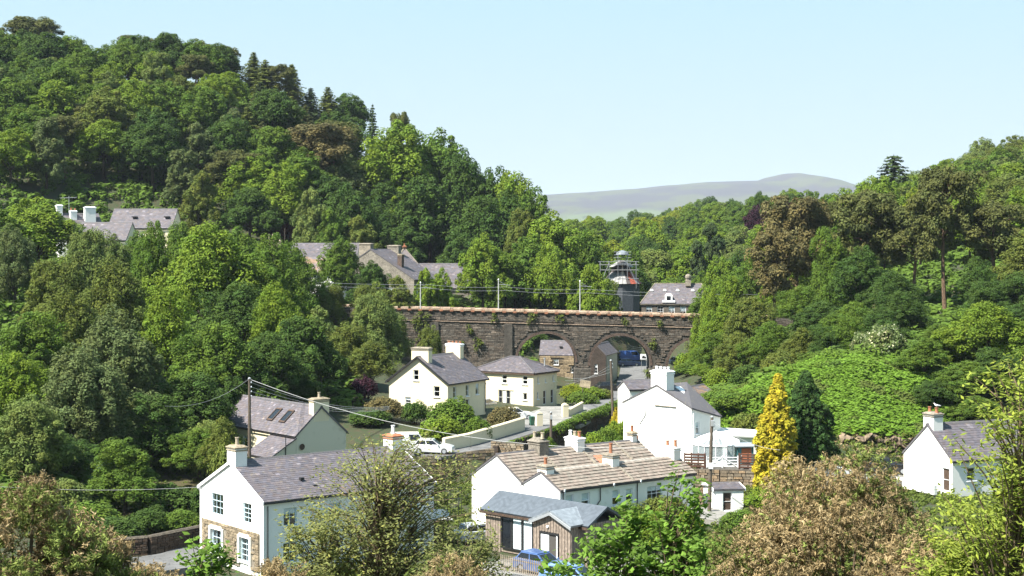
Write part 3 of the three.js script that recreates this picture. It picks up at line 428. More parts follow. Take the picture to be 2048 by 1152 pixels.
// --- tall white house by the conservatory
{
  const L = 4.4, W = 8.4, y0 = 2.8, he = 5.34, ha = 7.2, drop = 1.1, t = .32, root = thing('tall_white_house', 'tall white gabled house with broad chimney behind the terrace', 'house', [16.73, y0, -140], 44.4 * RAD), half = W / 2;
  const wins = [['f', .95, 2.9, .6, 1.15, { ny: 2, mid: 1 }]], h = (f) => wins.filter((w) => w[0] === f).map((w) => w.slice(1, 5));
  wall('wall', 'f', [[t, -2.5], [L - t, -2.5], [L - t, he - drop], [t, he - .08]], h('f'), M.white, root, L, W); wall('wall', 'b', [[t, -2.5], [L - t, -2.5], [L - t, he], [t, he]], [], M.white, root, L, W);
  wall('gable_wall', 'l', [[0, -2.5], [W, -2.5], [W, he], [half, ha], [0, he]], h('l'), M.white, root, L, W); wall('gable_wall', 'r', [[0, -2.5], [W, -2.5], [W, he], [half, ha], [0, he - drop]], [], M.white, root, L, W);
  const k = (ha - he) / half, o = .15, th = .12, up = V(0, th, 0);
  for (const [a, b, c, d] of [[V(-.06, he - o * k, o), V(L + .1, he - drop - o * k, o), V(L + .1, ha, -half), V(-.06, ha, -half)], [V(L + .1, he - o * k, -W - o), V(-.06, he - o * k, -W - o), V(-.06, ha, -half), V(L + .1, ha, -half)]]) { const q = [a, b, c, d].map((v) => v.clone().add(up)), g = new G(); g.hexa([a, b, c, d], q); const m = g.mesh('roof', M.slateEdge, root), s = new G(); covering(s, ...q, .34, .27, .02, slateTone); s.mesh('slates', M.slate, m, 'stuff'); }
  for (const [f, ...w] of wins) opening(root, f, w, L, W);
  chimney(root, { x: .62, y: 5.9, z: -half + .2, w: 1.15, d: 1.9, h: 2.6, pots: 4, pot: M.paintWhite, potH: .34, cap: M.paintWhite, alongZ: true });
  const led = new G(); led.chamfer(-.06, 5.35, -half + 1.1, .14, .08, 2.6, .02); led.mesh('ledge', M.mortar, root);
  const sk = new G(); { const x = 1.8, P = (u, v) => V(u, he + .2 + (ha - he) * v - drop * (u / L) * (1 - v), -half * v), n = V(0, .1, .04); sk.hexa([P(x, .55), P(x + .8, .55), P(x + .8, .82), P(x, .82)], [P(x, .55).add(n), P(x + .8, .55).add(n), P(x + .8, .82).add(n), P(x, .82).add(n)]); } sk.mesh('skylight', M.paintWhite, root);
  const cb = new G(); cb.tube([V(-.04, 5.0, -5.5), V(-.05, 4.3, -5.6), V(-.04, 3.4, -6.3), V(-.04, 2.4, -6.3)], .04, 5); cb.mesh('cable', M.wire, root);
  const vp = new G(); vp.tube([V(-.12, 1.7, -6.6), V(-.12, 2.3, -6.6)], .1, 8); vp.mesh('vent_pipe', M.clay, root); pipe(root, [[.2, 4.9, .1], [.2, 0, .1]], M.paintWhite);
}
// --- house with a rust-brown lichened roof, and a small slate-roofed outbuilding
gabled({ name: 'brown_roofed_house', label: 'small house with rust brown roof behind the tall white house', x: 20.4, y: 3.4, d: 158, turn: 58, L: 5.3, W: 5.4, he: 3.2, ha: 4.9, wallM: M.paleGreen, roof: 'brown', over: .2, wins: [['f', 3.3, 1.7, .7, 1.1, {}], ['f', 1.2, 1.7, .6, .9, {}]] });
gabled({ name: 'slate_outbuilding', label: 'low white outbuilding with slate roof behind the tall white gable', x: wx(1259, 158), y: 4.2, d: 158, turn: 20, L: 4, W: 3, he: 4.1, ha: 4.9, wallM: M.white, over: .15, wins: [] });
// --- white cottage under the bank
{
  const L = 10, W = 6.4, he = 2.75, ha = 5.45, h = gabled({ name: 'white_cottage', label: 'small white cottage with grey roof below the green bank', x: 37, y: 2.35, d: 126, turn: 23.6, L, W, he, ha, wallM: M.white, over: .15, wins: [['l', .85, .1, .9, 1.95, { door: true, glass: M.timberDark }], ['f', 2, 1, .9, 1.1, {}], ['f', 5, 1, .9, 1.1, {}]] });
  chimney(h, { x: .6, y: 4.6, z: -W / 2, w: 1.0, d: 1.35, h: 1.75, pots: 2, pot: M.clay, potH: .45, cap: M.mortar, alongZ: true });
  const wl = new G(); wl.chamfer(-1.4, .35, -3.2, .3, .9, 5.5, .05); wl.mesh('garden_wall', M.white, h);
}
// --- seen through the arches
{
  const h = gabled({ name: 'stone_barn', label: 'stone barn with slate roof seen through the wider arch', x: 4.7, y: 1.5, d: 258, turn: -7, L: 9, W: 6, he: 4.1, ha: 6.4, wallM: M.stoneBed, over: .12, noGutter: true, wins: [['f', 2.9, 2.5, .8, 1.0, { nx: 2, ny: 2 }], ['f', 6, 1.2, .9, 1.1, {}]] });
  const g = new G(), r = mulberry(9); for (let y = -.2; y < 3.9;) { const hh = .2 + .16 * r(); for (let u = .05; u < 8.9;) { const w = .4 + .6 * r(), c = u + w / 2; if (!(Math.abs(c - 2.9) < .4 + w / 2 && y + hh > 2.4 && y < 3.6) && !(Math.abs(c - 6) < .45 + w / 2 && y + hh > 1.1 && y < 2.4)) { const k = .8 + .9 * r(); g.col(k * 1.08, k, k * .86).chamfer(c, y + hh / 2, .04, w - .04, hh - .035, .08 + .05 * r(), .02); } u += w; } y += hh; } g.mesh('stonework', M.rubble, h, 'stuff');
  const sk = new G(); sk.box(3.6, 5.5, -1.4, .5, .2, .6); sk.mesh('skylight', M.paintBlack, h);
  gabled({ name: 'dark_gabled_building', label: 'narrow building with dark stone gable and pale side wall in the arch over the lane', x: 15.7, y: 1.4, d: 250.5, turn: 73.7, L: 9, W: 3.4, he: 4.7, ha: 6.4, wallM: M.paleGreen, frontM: M.paleGreen, gableM: textured(.09, .075, .068, tStone, .95), over: .15, noGutter: true, wins: [['l', 1.7, 1.6, .5, 1.6, { nx: 1, ny: 3 }], ['f', 2, 2.6, .6, 1.2, {}], ['f', 5, 2.6, .6, 1.2, {}]] });
}

// ---------------------------------------------------------------- the viaduct
{
  const root = thing('stone_viaduct', 'dark stone railway viaduct with tall arches across the lane', 'viaduct', [0, 0, -240]), top = (x) => 14.1 - (x + 17) * .0262, X0 = -34, X1 = 50;
  const arches = [[.8, 10.1, 5.6], [12.5, 22.1, 5.1], [24.9, 34.2, 4.7]], vs = textured(.18, .173, .166, tStone, .95, { vertexColors: true, bumpMap: tRough, bumpScale: .02 }), bedM = textured(.125, .12, .113, tStone, .95);
  const s = new THREE.Shape([[X0, -4], [X1, -4], [X1, top(X1)], [X0, top(X0)]].map(([x, y]) => new THREE.Vector2(x, y)));
  for (const [a, b, sp] of arches) { const p = [[a, -3.9], [b, -3.9]], r = (b - a) / 2; for (let i = 0; i <= 28; i++) p.push([(a + b) / 2 + r * Math.cos(i / 28 * Math.PI), sp + r * Math.sin(i / 28 * Math.PI)]); s.holes.push(new THREE.Path(p.map(([x, y]) => new THREE.Vector2(x, y)))); }
  const body = new THREE.ExtrudeGeometry(s, { depth: 5, bevelEnabled: false }); body.translate(0, 0, -5); const wallMesh = obj('wall', body, bedM, root);
  const r = mulberry(21), g = new G(), inside = (x0, x1, y0, y1) => arches.some(([a, b, sp]) => { const m = (a + b) / 2, R = (b - a) / 2 + .5, cx = clamp(m, x0, x1), cy = clamp(sp, y0, y1); return (x1 > a - .1 && x0 < b + .1 && y0 < sp) || (y1 > sp && Math.hypot(cx - m, cy - sp) < R); });
  for (let y = -1.5; y < 14.2;) { const hh = .15 + .17 * r(); for (let x = X0; x < 46;) { const w = .3 + .75 * r(); if (y + hh < top(x + w) - .05 && Math.abs(y + hh / 2 - (top(x) - 1.75)) > .22 && !inside(x, x + w, y, y + hh)) { const k = .62 + .95 * r() + (r() < .05 ? .6 : 0), q = r(); g.col(k * (1 + .12 * q), k, k * (1 - .08 * q)).chamfer(x + w / 2, y + hh / 2, .02 + .05 * r(), w - .045, hh - .04, .14, .03); } x += w; } y += hh; }
  g.mesh('stonework', vs, root, 'stuff');
  for (const [a, b, sp] of arches) {
    const R = (b - a) / 2, n = 26;
    for (let i = 0; i < n; i++) { const t0 = (i + .02) / n * Math.PI, t1 = (i + .97) / n * Math.PI, q = (t, rr, z) => V((a + b) / 2 + rr * Math.cos(t), sp + rr * Math.sin(t), z), v = new G(), k = .75 + .5 * r(), rr = R + .36 + .05 * r(); v.col(k); v.hexa([q(t0, R - .02, -.2), q(t0, rr, -.2), q(t1, rr, -.2), q(t1, R - .02, -.2)], [q(t0, R - .02, .1), q(t0, rr, .1), q(t1, rr, .1), q(t1, R - .02, .1)]); v.mesh('voussoir', M.archBrick, root); }
  }
  for (const [x0, x1, y] of [[10.1, 12.5, 4.5], [22.1, 24.9, 4.4]]) { const v = new G(); v.chamfer((x0 + x1) / 2, y, -2.5, x1 - x0 + .3, .35, 5.35, .06).chamfer((x0 + x1) / 2, y - 3.3, -2.5, x1 - x0 + .22, 6.2, 5.26, .02); v.mesh('pier', vs.clone(), root).material.vertexColors = false; const z = new G(); for (let yy = y - 4.2; yy < y - .35;) { const hh = .18 + .14 * r(); for (let x = x0 - .1; x < x1 + .1;) { const w = Math.min(.35 + .5 * r(), x1 + .1 - x); z.col(.6 + 1.0 * r()).chamfer(x + w / 2, yy + hh / 2, .14, w - .04, hh - .04, .12, .03); x += w; } yy += hh; } z.mesh('stonework', vs, root, 'stuff'); }
  for (const x of [-.6, -12.4]) { const v = new G(); v.chamfer(x, (top(x) - 1.9 - 1.5) / 2, .12, 1.3, top(x) - 1.9 + 1.5, .5, .05); v.mesh('pilaster', bedM, root); }
  const sc = new G(); for (let x = X0; x < 48; x += 1.5) { sc.col(.9 + .3 * r()); const y = top(x) - 1.75; sc.chamfer(x + .745, y, .06, 1.48, .15, .34, .03); } sc.mesh('string_course', textured(.46, .37, .31, tStone, .9, { vertexColors: true }), root);
  for (let i = 0, x = -19.5; x < 38; i++, x += 1.68) { const y = top(x + .8), c = new G(), k = .85 + .3 * r(), dz = (r() - .5) * .05; c.col(k).chamfer(x + .62, y + .22 + dz, -.35, 1.2, .4, 1.3, .05); c.mesh('coping_block', M.copingBrick, root); const e = new G(); e.chamfer(x + 1.45, y - .02, .12, .56, .3, .5, .03); e.mesh('dentil', M.dentilBrick, root); const f = new G(); f.chamfer(x + .84, y - .03, .06, 1.66, .1, .3, .02); f.mesh('brick_band', M.dentilBrick, root); }
  const far = new G(); for (let x = -30; x < 46; x += 2) { far.chamfer(x + 1, top(x + 1) + .2, -4.7, 1.96, .4, .8, .04); } far.mesh('rear_coping', M.copingBrick, root);
}
// poles and wires of the railway
for (const [px, ty] of [[841, 566], [997, 560], [1160, 563]]) {
  const d = 242.5, x = wx(px, d), yt = wy(ty, d), yb = 14.1 - (x + 17) * .0262, t = thing('railway_pole', 'slim pale overhead wire pole standing on the viaduct', 'pole', [x, yb, -d], 0, 'overhead wire poles on the viaduct'), g = new G(), h = yt - yb;
  g.tube([V(0, -.4, 0), V(0, h * .6, 0), V(0, h, 0)], [.10, .085, .07], 8); g.mesh('shaft', mat(.40, .41, .40, .6), t);
  const a = new G(); a.tube([V(0, h - .7, 0), V(1.9, h - .85, 0)], .035, 5).tube([V(0, h - .15, 0), V(1.2, h - .78, 0)], .02, 5); a.mesh('bracket_arm', M.steel, t);
  const b = new G(); b.lathe(0, h, 0, [[.11, 0], [.13, .06], [.04, .2], [0, .22]], 8); b.mesh('finial', M.steel, t);
}
function wireRun(a, b, sag, label, group, r = .022, m = M.wire) { const pts = []; for (let i = 0; i <= 16; i++) { const t = i / 16, p = a.clone().lerp(b, t); p.y -= sag * 4 * t * (1 - t); pts.push(p); } const g = new G(); g.tube(pts, r, 5); return tag(g.mesh('overhead_wire', m), label, 'wire', group); }
for (const dy of [0, .55]) for (const [p0, p1] of [[560, 841], [841, 997], [997, 1160], [1160, 1500]]) { const d = 242.3 - dy, q = (px) => V(wx(px, d) + 1.2, 17.75 - (wx(px, d) + 5) * .03 - dy, -d); wireRun(q(p0), q(p1), .25, 'thin tram wire strung between the poles above the viaduct', 'tram wires above the viaduct', .018, M.steel); }

// ---------------------------------------------------------------- buildings beyond the viaduct
function hipped(o) {
  const { L, W, he, ha, over = .3 } = o, root = thing(o.name, o.label, o.category ?? 'house', [o.x, o.y, -o.d], o.turn * RAD), wins = o.wins ?? [], holes = (f) => wins.filter((w) => w[0] === f).map((w) => w.slice(1, 5)), t = .32, D = -2;
  for (const f of ['f', 'b']) wall('wall', f, [[t, D], [L - t, D], [L - t, he], [t, he]], holes(f), o.wallM, root, L, W);
  for (const f of ['l', 'r']) wall('wall', f, [[0, D], [W, D], [W, he], [0, he]], holes(f), o.wallM, root, L, W);
  const e = over, ye = he + .05, c = [V(-e, ye, e), V(L + e, ye, e), V(L + e, ye, -W - e), V(-e, ye, -W - e)], m = Math.min(L, W) / 2 * (o.run ?? 1), r0 = L >= W ? V(m, ha, -W / 2) : V(L / 2, ha, -m), r1 = L >= W ? V(L - m, ha, -W / 2) : V(L / 2, ha, -W + m);
  const faces = L >= W ? [[c[0], c[1], r1, r0], [c[1], c[2], r1, r1], [c[2], c[3], r0, r1], [c[3], c[0], r0, r0]] : [[c[0], c[1], r0, r0], [c[1], c[2], r1, r0], [c[2], c[3], r1, r1], [c[3], c[0], r0, r1]];
  for (const [a, b, p, q] of faces) { const g = new G(); if (p === q) g.tri(a, b, p); else g.quad(a, b, p, q); const mm = g.mesh('roof', M.slateEdge, root), s = new G(); covering(s, a, b, p.clone(), q.clone(), .5, .4, .03, o.tone ?? slateTone); s.mesh('slates', M.slate, mm, 'stuff'); }
  for (const [a, b] of [[c[0], r0], [c[1], L >= W ? r1 : r0], [c[2], r1], [c[3], L >= W ? r0 : r1], [r0, r1]]) if (a.distanceTo(b) > .1) { const g = new G(); g.tube([a.clone().setY(a.y + .05), b.clone().setY(b.y + .05)], .1, 6); g.mesh('hip_tile', M.mortar, root); }
  const ev = new G(); ev.box(L / 2, he - .06, -W / 2, L + .5, .2, W + .5); ev.mesh('eaves', M.mortar, root);
  for (const [f, ...w] of wins) opening(root, f, w, L, W);
  return root;
}
{
  const wins = []; for (let i = 0; i < 6; i++) wins.push(['f', 1.5 + i * 2.25, 5.0, 1.15, 1.5, { nx: 2, ny: 3 }]);
  const h = hipped({ name: 'washing_house', label: 'grey slate hipped building with ornate dormer behind the viaduct', category: 'building', x: wx(1283, 300), y: 6.2, d: 300, turn: -6, L: 14.6, W: 8.5, he: 7.0, ha: 11.0, run: .62, wallM: textured(.22, .21, .20, tStone, .95), wins });
  const dm = new G(); dm.chamfer(5.4, 8.15, -.25, 1.5, 1.3, 1.2, .04).box(5.4, 7.55, -.2, 2.6, .4, 1.2).box(5.4, 8.95, -.25, 1.5, .45, 1.1, null, .5, 1); const dd = dm.mesh('dormer', M.paintWhite, h); const dw = new G(); dw.box(5.4, 8.15, .37, .8, .95, .03); dw.mesh('pane', M.darkGlass, dd);
  for (const x of [2, 4.6, 7.2, 10.2]) { const g = new G(); g.box(x, 9.75, -2.55, .7, .4, .5, null, .7); g.mesh('roof_vent', M.paintWhite, h); }
  const cw = new G(); cw.chamfer(9.3, 11.1, -3.6, 1.1, 1.2, 1.1, .05).lathe(9.3, 11.7, -3.6, [[.5, 0], [.5, .3], [.62, .5], [.6, .9], [.35, 1.2], [0, 1.3]], 10); cw.mesh('roof_cowl', M.mortar, h);
}
{ // drum-shaped mine building wrapped in scaffolding
  const d = 292, x = wx(1243, d), y0 = 5.5, t = thing('scaffolded_tower', 'dark panelled tower with half stripped roof and scaffolding', 'tower', [x, y0, -d]), n = 10, R = 3.6, H = wy(566, d) - y0, H2 = wy(547, d) - y0, pt = (k, r, y) => { const a = (k + .5) / n * 2 * Math.PI; return V(Math.sin(a) * r, y, Math.cos(a) * r); };
  const pm = textured(.075, .085, .10, tGrain, .6), lp = textured(.36, .355, .345, tGrain, .7), rp = textured(.42, .10, .06, tGrain, .7), dk = textured(.10, .08, .075, tGrain, .8);
  for (let k = 0; k < n; k++) { const g = new G(), b = [pt(k - .5, R, -2), pt(k + .47, R, -2), pt(k + .47, R, H), pt(k - .5, R, H)]; g.slab(...b, .12); g.mesh('wall_panel', pm, t); }
  for (let k = 0; k < n; k++) for (let i = 0; i < 3; i++) { const g = new G(), u0 = k - .5 + i / 3, u1 = u0 + .3, r1 = 2.1; g.slab(pt(u0, R + .35, H - .1), pt(u1, R + .35, H - .1), pt(u1, r1, H2 + .3), pt(u0, r1, H2 + .3), .08); g.mesh('roof_panel', k === 9 || k === 8 ? lp : k === 0 && i < 2 ? (i ? dk : lp) : k === 1 || k === 0 ? (i === 1 ? lp : rp) : dk, t); }
  const dr = new G(); for (let k = 0; k < n; k++) dr.quad(pt(k - .5, 2.1, H2), pt(k + .5, 2.1, H2), pt(k + .5, 2.0, H2 + 1.4), pt(k - .5, 2.0, H2 + 1.4)); dr.mesh('upper_drum', dk, t);
  for (let k = 0; k < n; k++) { const g = new G(); g.slab(pt(k - .5, 2.5, H2 + 1.3), pt(k + .46, 2.5, H2 + 1.3), pt(k + .46, .4, H2 + 2.6), pt(k - .5, .4, H2 + 2.6), .06); g.mesh('upper_roof_panel', k % 3 ? lp : dk, t); }
  const sm = mat(.27, .28, .30, .5, { metalness: .3 }), bar = (a, b, r = .045) => { const g = new G(); g.tube([V(...a), V(...b)], r, 5); g.mesh('scaffold_tube', sm, t); };
  const S = wy(500, d) - y0, hx = [-4.3, -2.6, -.9, .9, 2.6];
  for (const xx of hx) for (const z of [1.8, 3.2]) bar([xx, H - 1, z], [xx, H2 + 2.4 + (Math.abs(xx) < 1.5 ? S - H2 - 2.8 : 0), z]);
  for (const yy of [H + .9, H2 + .7, H2 + 1.7, H2 + 2.3]) for (const z of [1.8, 3.2]) bar([-4.6, yy, z], [3.1, yy, z]);
  for (let k = 0; k < 5; k++) { bar([-1.6, S - 2.6 + k * .55, 1.8], [1.6, S - 2.6 + k * .55, 1.8]); bar([-1.6, S - 2.6 + k * .55, 3.2], [1.6, S - 2.6 + k * .55, 3.2]); }
  bar([-.9, S - 4, 1.8], [.9, S - 1.4, 3.2]); bar([.9, S - 4, 1.8], [-.9, S - 1.4, 3.2]); bar([-4.3, H, 3.2], [-2.6, H2 + 2, 3.2]); bar([2.6, H, 3.2], [.9, H2 + 2, 3.2]);
  for (const [yy, w, xc] of [[H2 + .75, 7.4, -.75], [H2 + 1.75, 7.4, -.75], [S - 1.5, 3.4, 0]]) { const g = new G(); g.chamfer(xc, yy, 2.5, w, .06, 1.3, .01); g.mesh('scaffold_deck', textured(.36, .35, .32, tWood, .8), t); }
  const cp2 = new G(); cp2.lathe(0, S - .9, 2.4, [[1.3, 0], [1.1, .4], [.5, .75], [0, .85]], 10); cp2.mesh('cap', textured(.22, .25, .28, tGrain, .5), t);
  const fn = new G(); fn.box(0, S - 3.8, 2.4, .5, 3.2, .5, null, .2); fn.mesh('finial', textured(.60, .50, .44, tGrain, .7), t);
  const nt = new G(); nt.box(1.5, H * .5 - 2, 4.8, 8, H * .5 - 2, .05); nt.mesh('screen_netting', textured(.10, .16, .17, tGrain, .8), t);
}
// houses along the left side of the valley
gabled({ name: 'grey_roofed_house', label: 'long grey slate roof above an orange climber at the edge of the wood', x: wx(577, 285), y: 16, d: 285, turn: -4, L: 13, W: 8, he: 6.6, ha: 9.1, wallM: M.cream, wins: [['f', 2, 4, .9, 1.2, {}], ['f', 5, 4, .9, 1.2, {}]], slate: [.5, .4, .03] });
gabled({ name: 'weathered_lean_house', label: 'white walled cottage with a weathered brown grey roof among trees', x: wx(606, 272), y: 14, d: 272, turn: -3, L: 7, W: 6, he: 5.6, ha: 8.6, wallM: M.white, roof: 'brown', wins: [['f', 3.2, 3.9, 1.4, 1.3, { nx: 2 }], ['f', 5.6, 3.9, .8, 1.3, {}]], slate: [.5, .4, .03] });
{
  const W = 18, h = gabled({ name: 'broad_gabled_house', label: 'broad grey rendered house with a wide slate gable beside the viaduct end', x: wx(828, 272), y: 12.5, d: 272, turn: 66, L: 10, W, he: 6.0, ha: 11.4, wallM: M.greyRender, over: .3, slate: [.5, .4, .03], wins: [['f', 1.2, 2.2, .9, 2.0, { nx: 2, ny: 3 }], ['f', 3.2, 2.2, .9, 2.0, { nx: 2, ny: 3 }], ['l', 5, 3, .9, 1.5, {}], ['l', 1.2, .2, 1.2, 2, { door: true, glass: M.darkGlass }]] });
  chimney(h, { x: .9, y: 10.2, z: -W / 2 - 1.4, w: 1.2, d: 2.4, h: 2.2, m: M.mortar, pots: 0, cap: M.mortar, alongZ: true }); chimney(h, { x: 8, y: 10.2, z: -W / 2 + .6, w: 1.1, d: 2.4, h: 1.9, m: M.greyRender, pots: 0, cap: M.mortar, alongZ: true }); chimney(h, { x: 2.0, y: 7.6, z: -3.8, w: .9, d: .9, h: 2.8, m: M.archBrick, pots: 0, cap: M.capStone });
}
{ const h = hipped({ name: 'pyramid_roofed_tower', label: 'square tower house under a steep pyramid roof with clay finial', x: wx(783, 292), y: 13, d: 292, turn: 14, L: 6.2, W: 6.2, he: 6.6, ha: 11.4, wallM: M.greyRender, tone: (r) => { const k = .30 + .1 * r(); return [k * 1.12, k, k * .92]; }, wins: [['f', 2, 4.2, .8, 1.2, {}], ['f', 4.4, 4.2, .8, 1.2, {}]] }); chimney(h, { x: 3.1, y: 10.8, z: -3.1, w: .6, d: .6, h: .8, pots: 1, pot: M.clay, m: M.archBrick, cap: M.clay }); }
gabled({ name: 'brown_slate_hall', label: 'plain long roof of brown grey slates beside the pyramid roofed tower', x: wx(838, 284), y: 12.5, d: 284, turn: 2, L: 10, W: 9, he: 4.2, ha: 8.7, wallM: M.greyRender, wins: [['f', 3, 1.8, .9, 1.3, {}]], slate: [.5, .4, .03] });
{ const h = gabled({ name: 'three_chimney_house', label: 'white house with three white chimneys among the upper trees', x: wx(118, 264), y: 22, d: 264, turn: 28, L: 7.5, W: 6, he: 6.2, ha: 8.2, wallM: M.white, wins: [['f', 2, 3.6, .9, 1.2, {}], ['f', 5, 3.6, .9, 1.2, {}]], slate: [.5, .4, .03] });
  chimney(h, { x: .6, y: 7, z: -3, w: 1, d: 1.4, h: 2.6, pots: 0, cap: M.paintWhite }); chimney(h, { x: 2.8, y: 7, z: -1.8, w: 1.1, d: 1.3, h: 1.6, pots: 2, potH: .5, cap: M.paintWhite }); chimney(h, { x: 5.6, y: 6.6, z: -1.2, w: 1.9, d: 1.2, h: 2.7, pots: 0, cap: M.paintWhite });
  const an = new G(); an.tube([V(2.2, 8, -2.4), V(2.2, 11.4, -2.4)], .04, 5).tube([V(.6, 11, -2.4), V(3.6, 11.2, -2.4)], .03, 4); for (let i = 0; i < 6; i++) an.tube([V(1 + i * .45, 11.05, -2.8), V(1 + i * .45, 11.05, -2.0)], .02, 4); an.mesh('aerial', M.steel, h); }
{ const h = gabled({ name: 'skylit_roof_house', label: 'cream house with two small skylights in its brown slate roof', x: wx(216, 268), y: 21.5, d: 268, turn: -3, L: 11.5, W: 7.5, he: 6.2, ha: 9.6, wallM: M.cream, wins: [['f', 2, 4, .9, 1.3, {}], ['f', 6, 4, .9, 1.3, {}]], slate: [.5, .4, .03] }); for (const x of [4.3, 10.2]) { const g = new G(); g.box(x, 8.25, -1.9, .9, .16, 1.0); g.mesh('skylight', M.paintBlack, h).rotation.x = 0; } }
gabled({ name: 'low_grey_annex', label: 'grey roofed annex in front of the skylit cream house', x: wx(150, 258), y: 20.5, d: 258, turn: -6, L: 9, W: 6.5, he: 4.9, ha: 7.9, wallM: M.paleGreen, wins: [['f', 3, 2.6, .9, 1.2, {}]], slate: [.5, .4, .03] });
{ const h = gabled({ name: 'four_pot_house', label: 'house in the trees showing one chimney with four tall pots', x: wx(500, 274), y: 16.5, d: 274, turn: 5, L: 8, W: 7, he: 5, ha: 7.6, wallM: M.cream, wins: [], slate: [.5, .4, .03] }); chimney(h, { x: 4.2, y: 7, z: -3.5, w: 2.4, d: 1, h: 1.9, pots: 4, pot: M.buff, potH: 1.15, m: M.capStone }); const an = new G(); an.tube([V(6.1, 7, -3.2), V(6.1, 11.4, -3.2)], .06, 5); an.mesh('mast', M.pole, h); }

// ---------------------------------------------------------------- walls, hedge base, retaining stonework
const wallTone = (r) => { const k = .7 + .8 * r(), q = r() * .2; return [k * (1 + q), k, k * (1 - q)]; };
// a stone wall along points [x, d, foot, top]; body plus proud face stones
function stoneWall(name, label, pts, th, m, bed, stones = [.3, .8, .16, .3], cap, seed = 3, both = false) {
  const t = thing(name, label, 'wall', [pts[0][0], 0, -pts[0][1]]), r = mulberry(seed), o = V(pts[0][0], 0, -pts[0][1]);
  const b = new G(), f = new G();
  for (let i = 0; i < pts.length - 1; i++) {
    const A = V(pts[i][0], 0, -pts[i][1]).sub(o), B = V(pts[i + 1][0], 0, -pts[i + 1][1]).sub(o), len = A.distanceTo(B), u = B.clone().sub(A).normalize(), n = V(-u.z, 0, u.x), at = (s, y, k) => A.clone().addScaledVector(u, s).addScaledVector(n, k).setY(y), foot = (s) => lerp(pts[i][2], pts[i + 1][2], s / len), top = (s) => lerp(pts[i][3], pts[i + 1][3], s / len);
    b.hexa([at(0, foot(0), th), at(len, foot(len), th), at(len, foot(len), 0), at(0, foot(0), 0)], [at(0, top(0), th), at(len, top(len), th), at(len, top(len), 0), at(0, top(0), 0)]);
    if (stones) for (const face of both ? [th, 0] : [th]) { const hi = Math.max(top(0), top(len)); for (let y = Math.min(foot(0), foot(len)); y < hi;) { const hh = stones[2] + (stones[3] - stones[2]) * r(); for (let s = 0; s < len;) { const w = Math.min(stones[0] + (stones[1] - stones[0]) * r(), len - s); if (y + hh < top(s + w / 2) + .06 && w > .1) { const M4 = new THREE.Matrix4().makeBasis(u, V(0, 1, 0), V(-u.z * -1, 0, -u.x).negate()); f.col(...wallTone(r)); const c = at(s + w / 2, y + hh / 2, face + (face ? .02 : -.02)), e = .05 + .05 * r(); const q = (a, h2, k) => c.clone().addScaledVector(u, a).addScaledVector(n, k).setY(c.y + h2); const W2 = w / 2 - .02, H2 = hh / 2 - .02, z = .02; f.hexa([q(-W2, -H2, e), q(W2, -H2, e), q(W2, -H2, -e), q(-W2, -H2, -e)], [q(-W2 + z, H2, e - z), q(W2 - z, H2, e - z), q(W2 - z, H2, -e), q(-W2 + z, H2, -e)]); } s += w; } y += hh; } }
    if (cap) for (let s = 0; s < len; s += cap[0]) { const w = Math.min(cap[0], len - s), g = new G(), y = top(s), q = (a, k, h2) => at(s + a, y + h2, k), y2 = top(Math.min(len, s + w)) - y; g.hexa([q(.01, th + .06, 0), q(w - .01, th + .06, y2), q(w - .01, -.06, y2), q(.01, -.06, 0)], [q(.02, th * .8, cap[1] * (.8 + .4 * r())), q(w - .02, th * .8, y2 + cap[1] * (.8 + .4 * r())), q(w - .02, th * .2, y2 + cap[1]), q(.02, th * .2, cap[1])]); g.mesh('coping', cap[2], t); }
  }
  b.mesh('core', bed, t); if (stones) f.mesh('stonework', m, t, 'stuff');
  return t;
}
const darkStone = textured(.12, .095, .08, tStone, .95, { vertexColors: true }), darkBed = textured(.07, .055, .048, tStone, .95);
stoneWall('cream_garden_wall', 'long cream rendered garden wall following the lane', [[wx(884, 153), 153.5, 1.8, 3.7], [wx(935, 157), 157.5, 1.9, 3.75], [wx(1000, 165.5), 165.5, 1.9, 3.85], [wx(1044, 172), 172, 2, 3.9]].map((p) => p), .35, M.cream, M.cream, null, [2.2, .12, M.cream], 31);
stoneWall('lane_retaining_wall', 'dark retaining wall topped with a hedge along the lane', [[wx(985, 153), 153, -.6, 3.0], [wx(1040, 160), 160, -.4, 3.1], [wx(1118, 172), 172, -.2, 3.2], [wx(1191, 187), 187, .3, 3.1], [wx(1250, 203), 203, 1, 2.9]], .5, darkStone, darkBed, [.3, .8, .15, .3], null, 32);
stoneWall('stone_retaining_wall', 'pale rubble wall holding up the near end of the lane', [[wx(800, 148.5), 148.5, -1.5, 2.4], [wx(900, 150.6), 150.6, -1.5, 2.55], [wx(985, 152.6), 152.6, -1.5, 2.9]], .45, M.rubble, M.stoneBed, [.3, .8, .16, .32], null, 33);
stoneWall('lane_end_wall', 'short lit stone wall where the lane wall turns', [[wx(984, 154), 154, 1.8, 3.45], [wx(1050, 153), 153, 1.5, 3.2]], .4, M.rubble, M.stoneBed, [.3, .7, .15, .28], null, 34);
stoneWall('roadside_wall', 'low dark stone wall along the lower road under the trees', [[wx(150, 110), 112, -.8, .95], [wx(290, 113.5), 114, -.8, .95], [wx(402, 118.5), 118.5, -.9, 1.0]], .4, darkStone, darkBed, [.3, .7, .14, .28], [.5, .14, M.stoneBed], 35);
stoneWall('terrace_retaining_wall', 'lit rubble retaining wall under the conservatory terrace', [[wx(1372, 134.2), 134.2, -.5, 3.35], [wx(1440, 133.5), 133.5, -.2, 3.4], [wx(1530, 133), 133, .2, 3.4], [wx(1600, 128), 128, .6, 2.9]], .5, M.rubble, M.stoneBed, [.3, .85, .16, .34], null, 36);
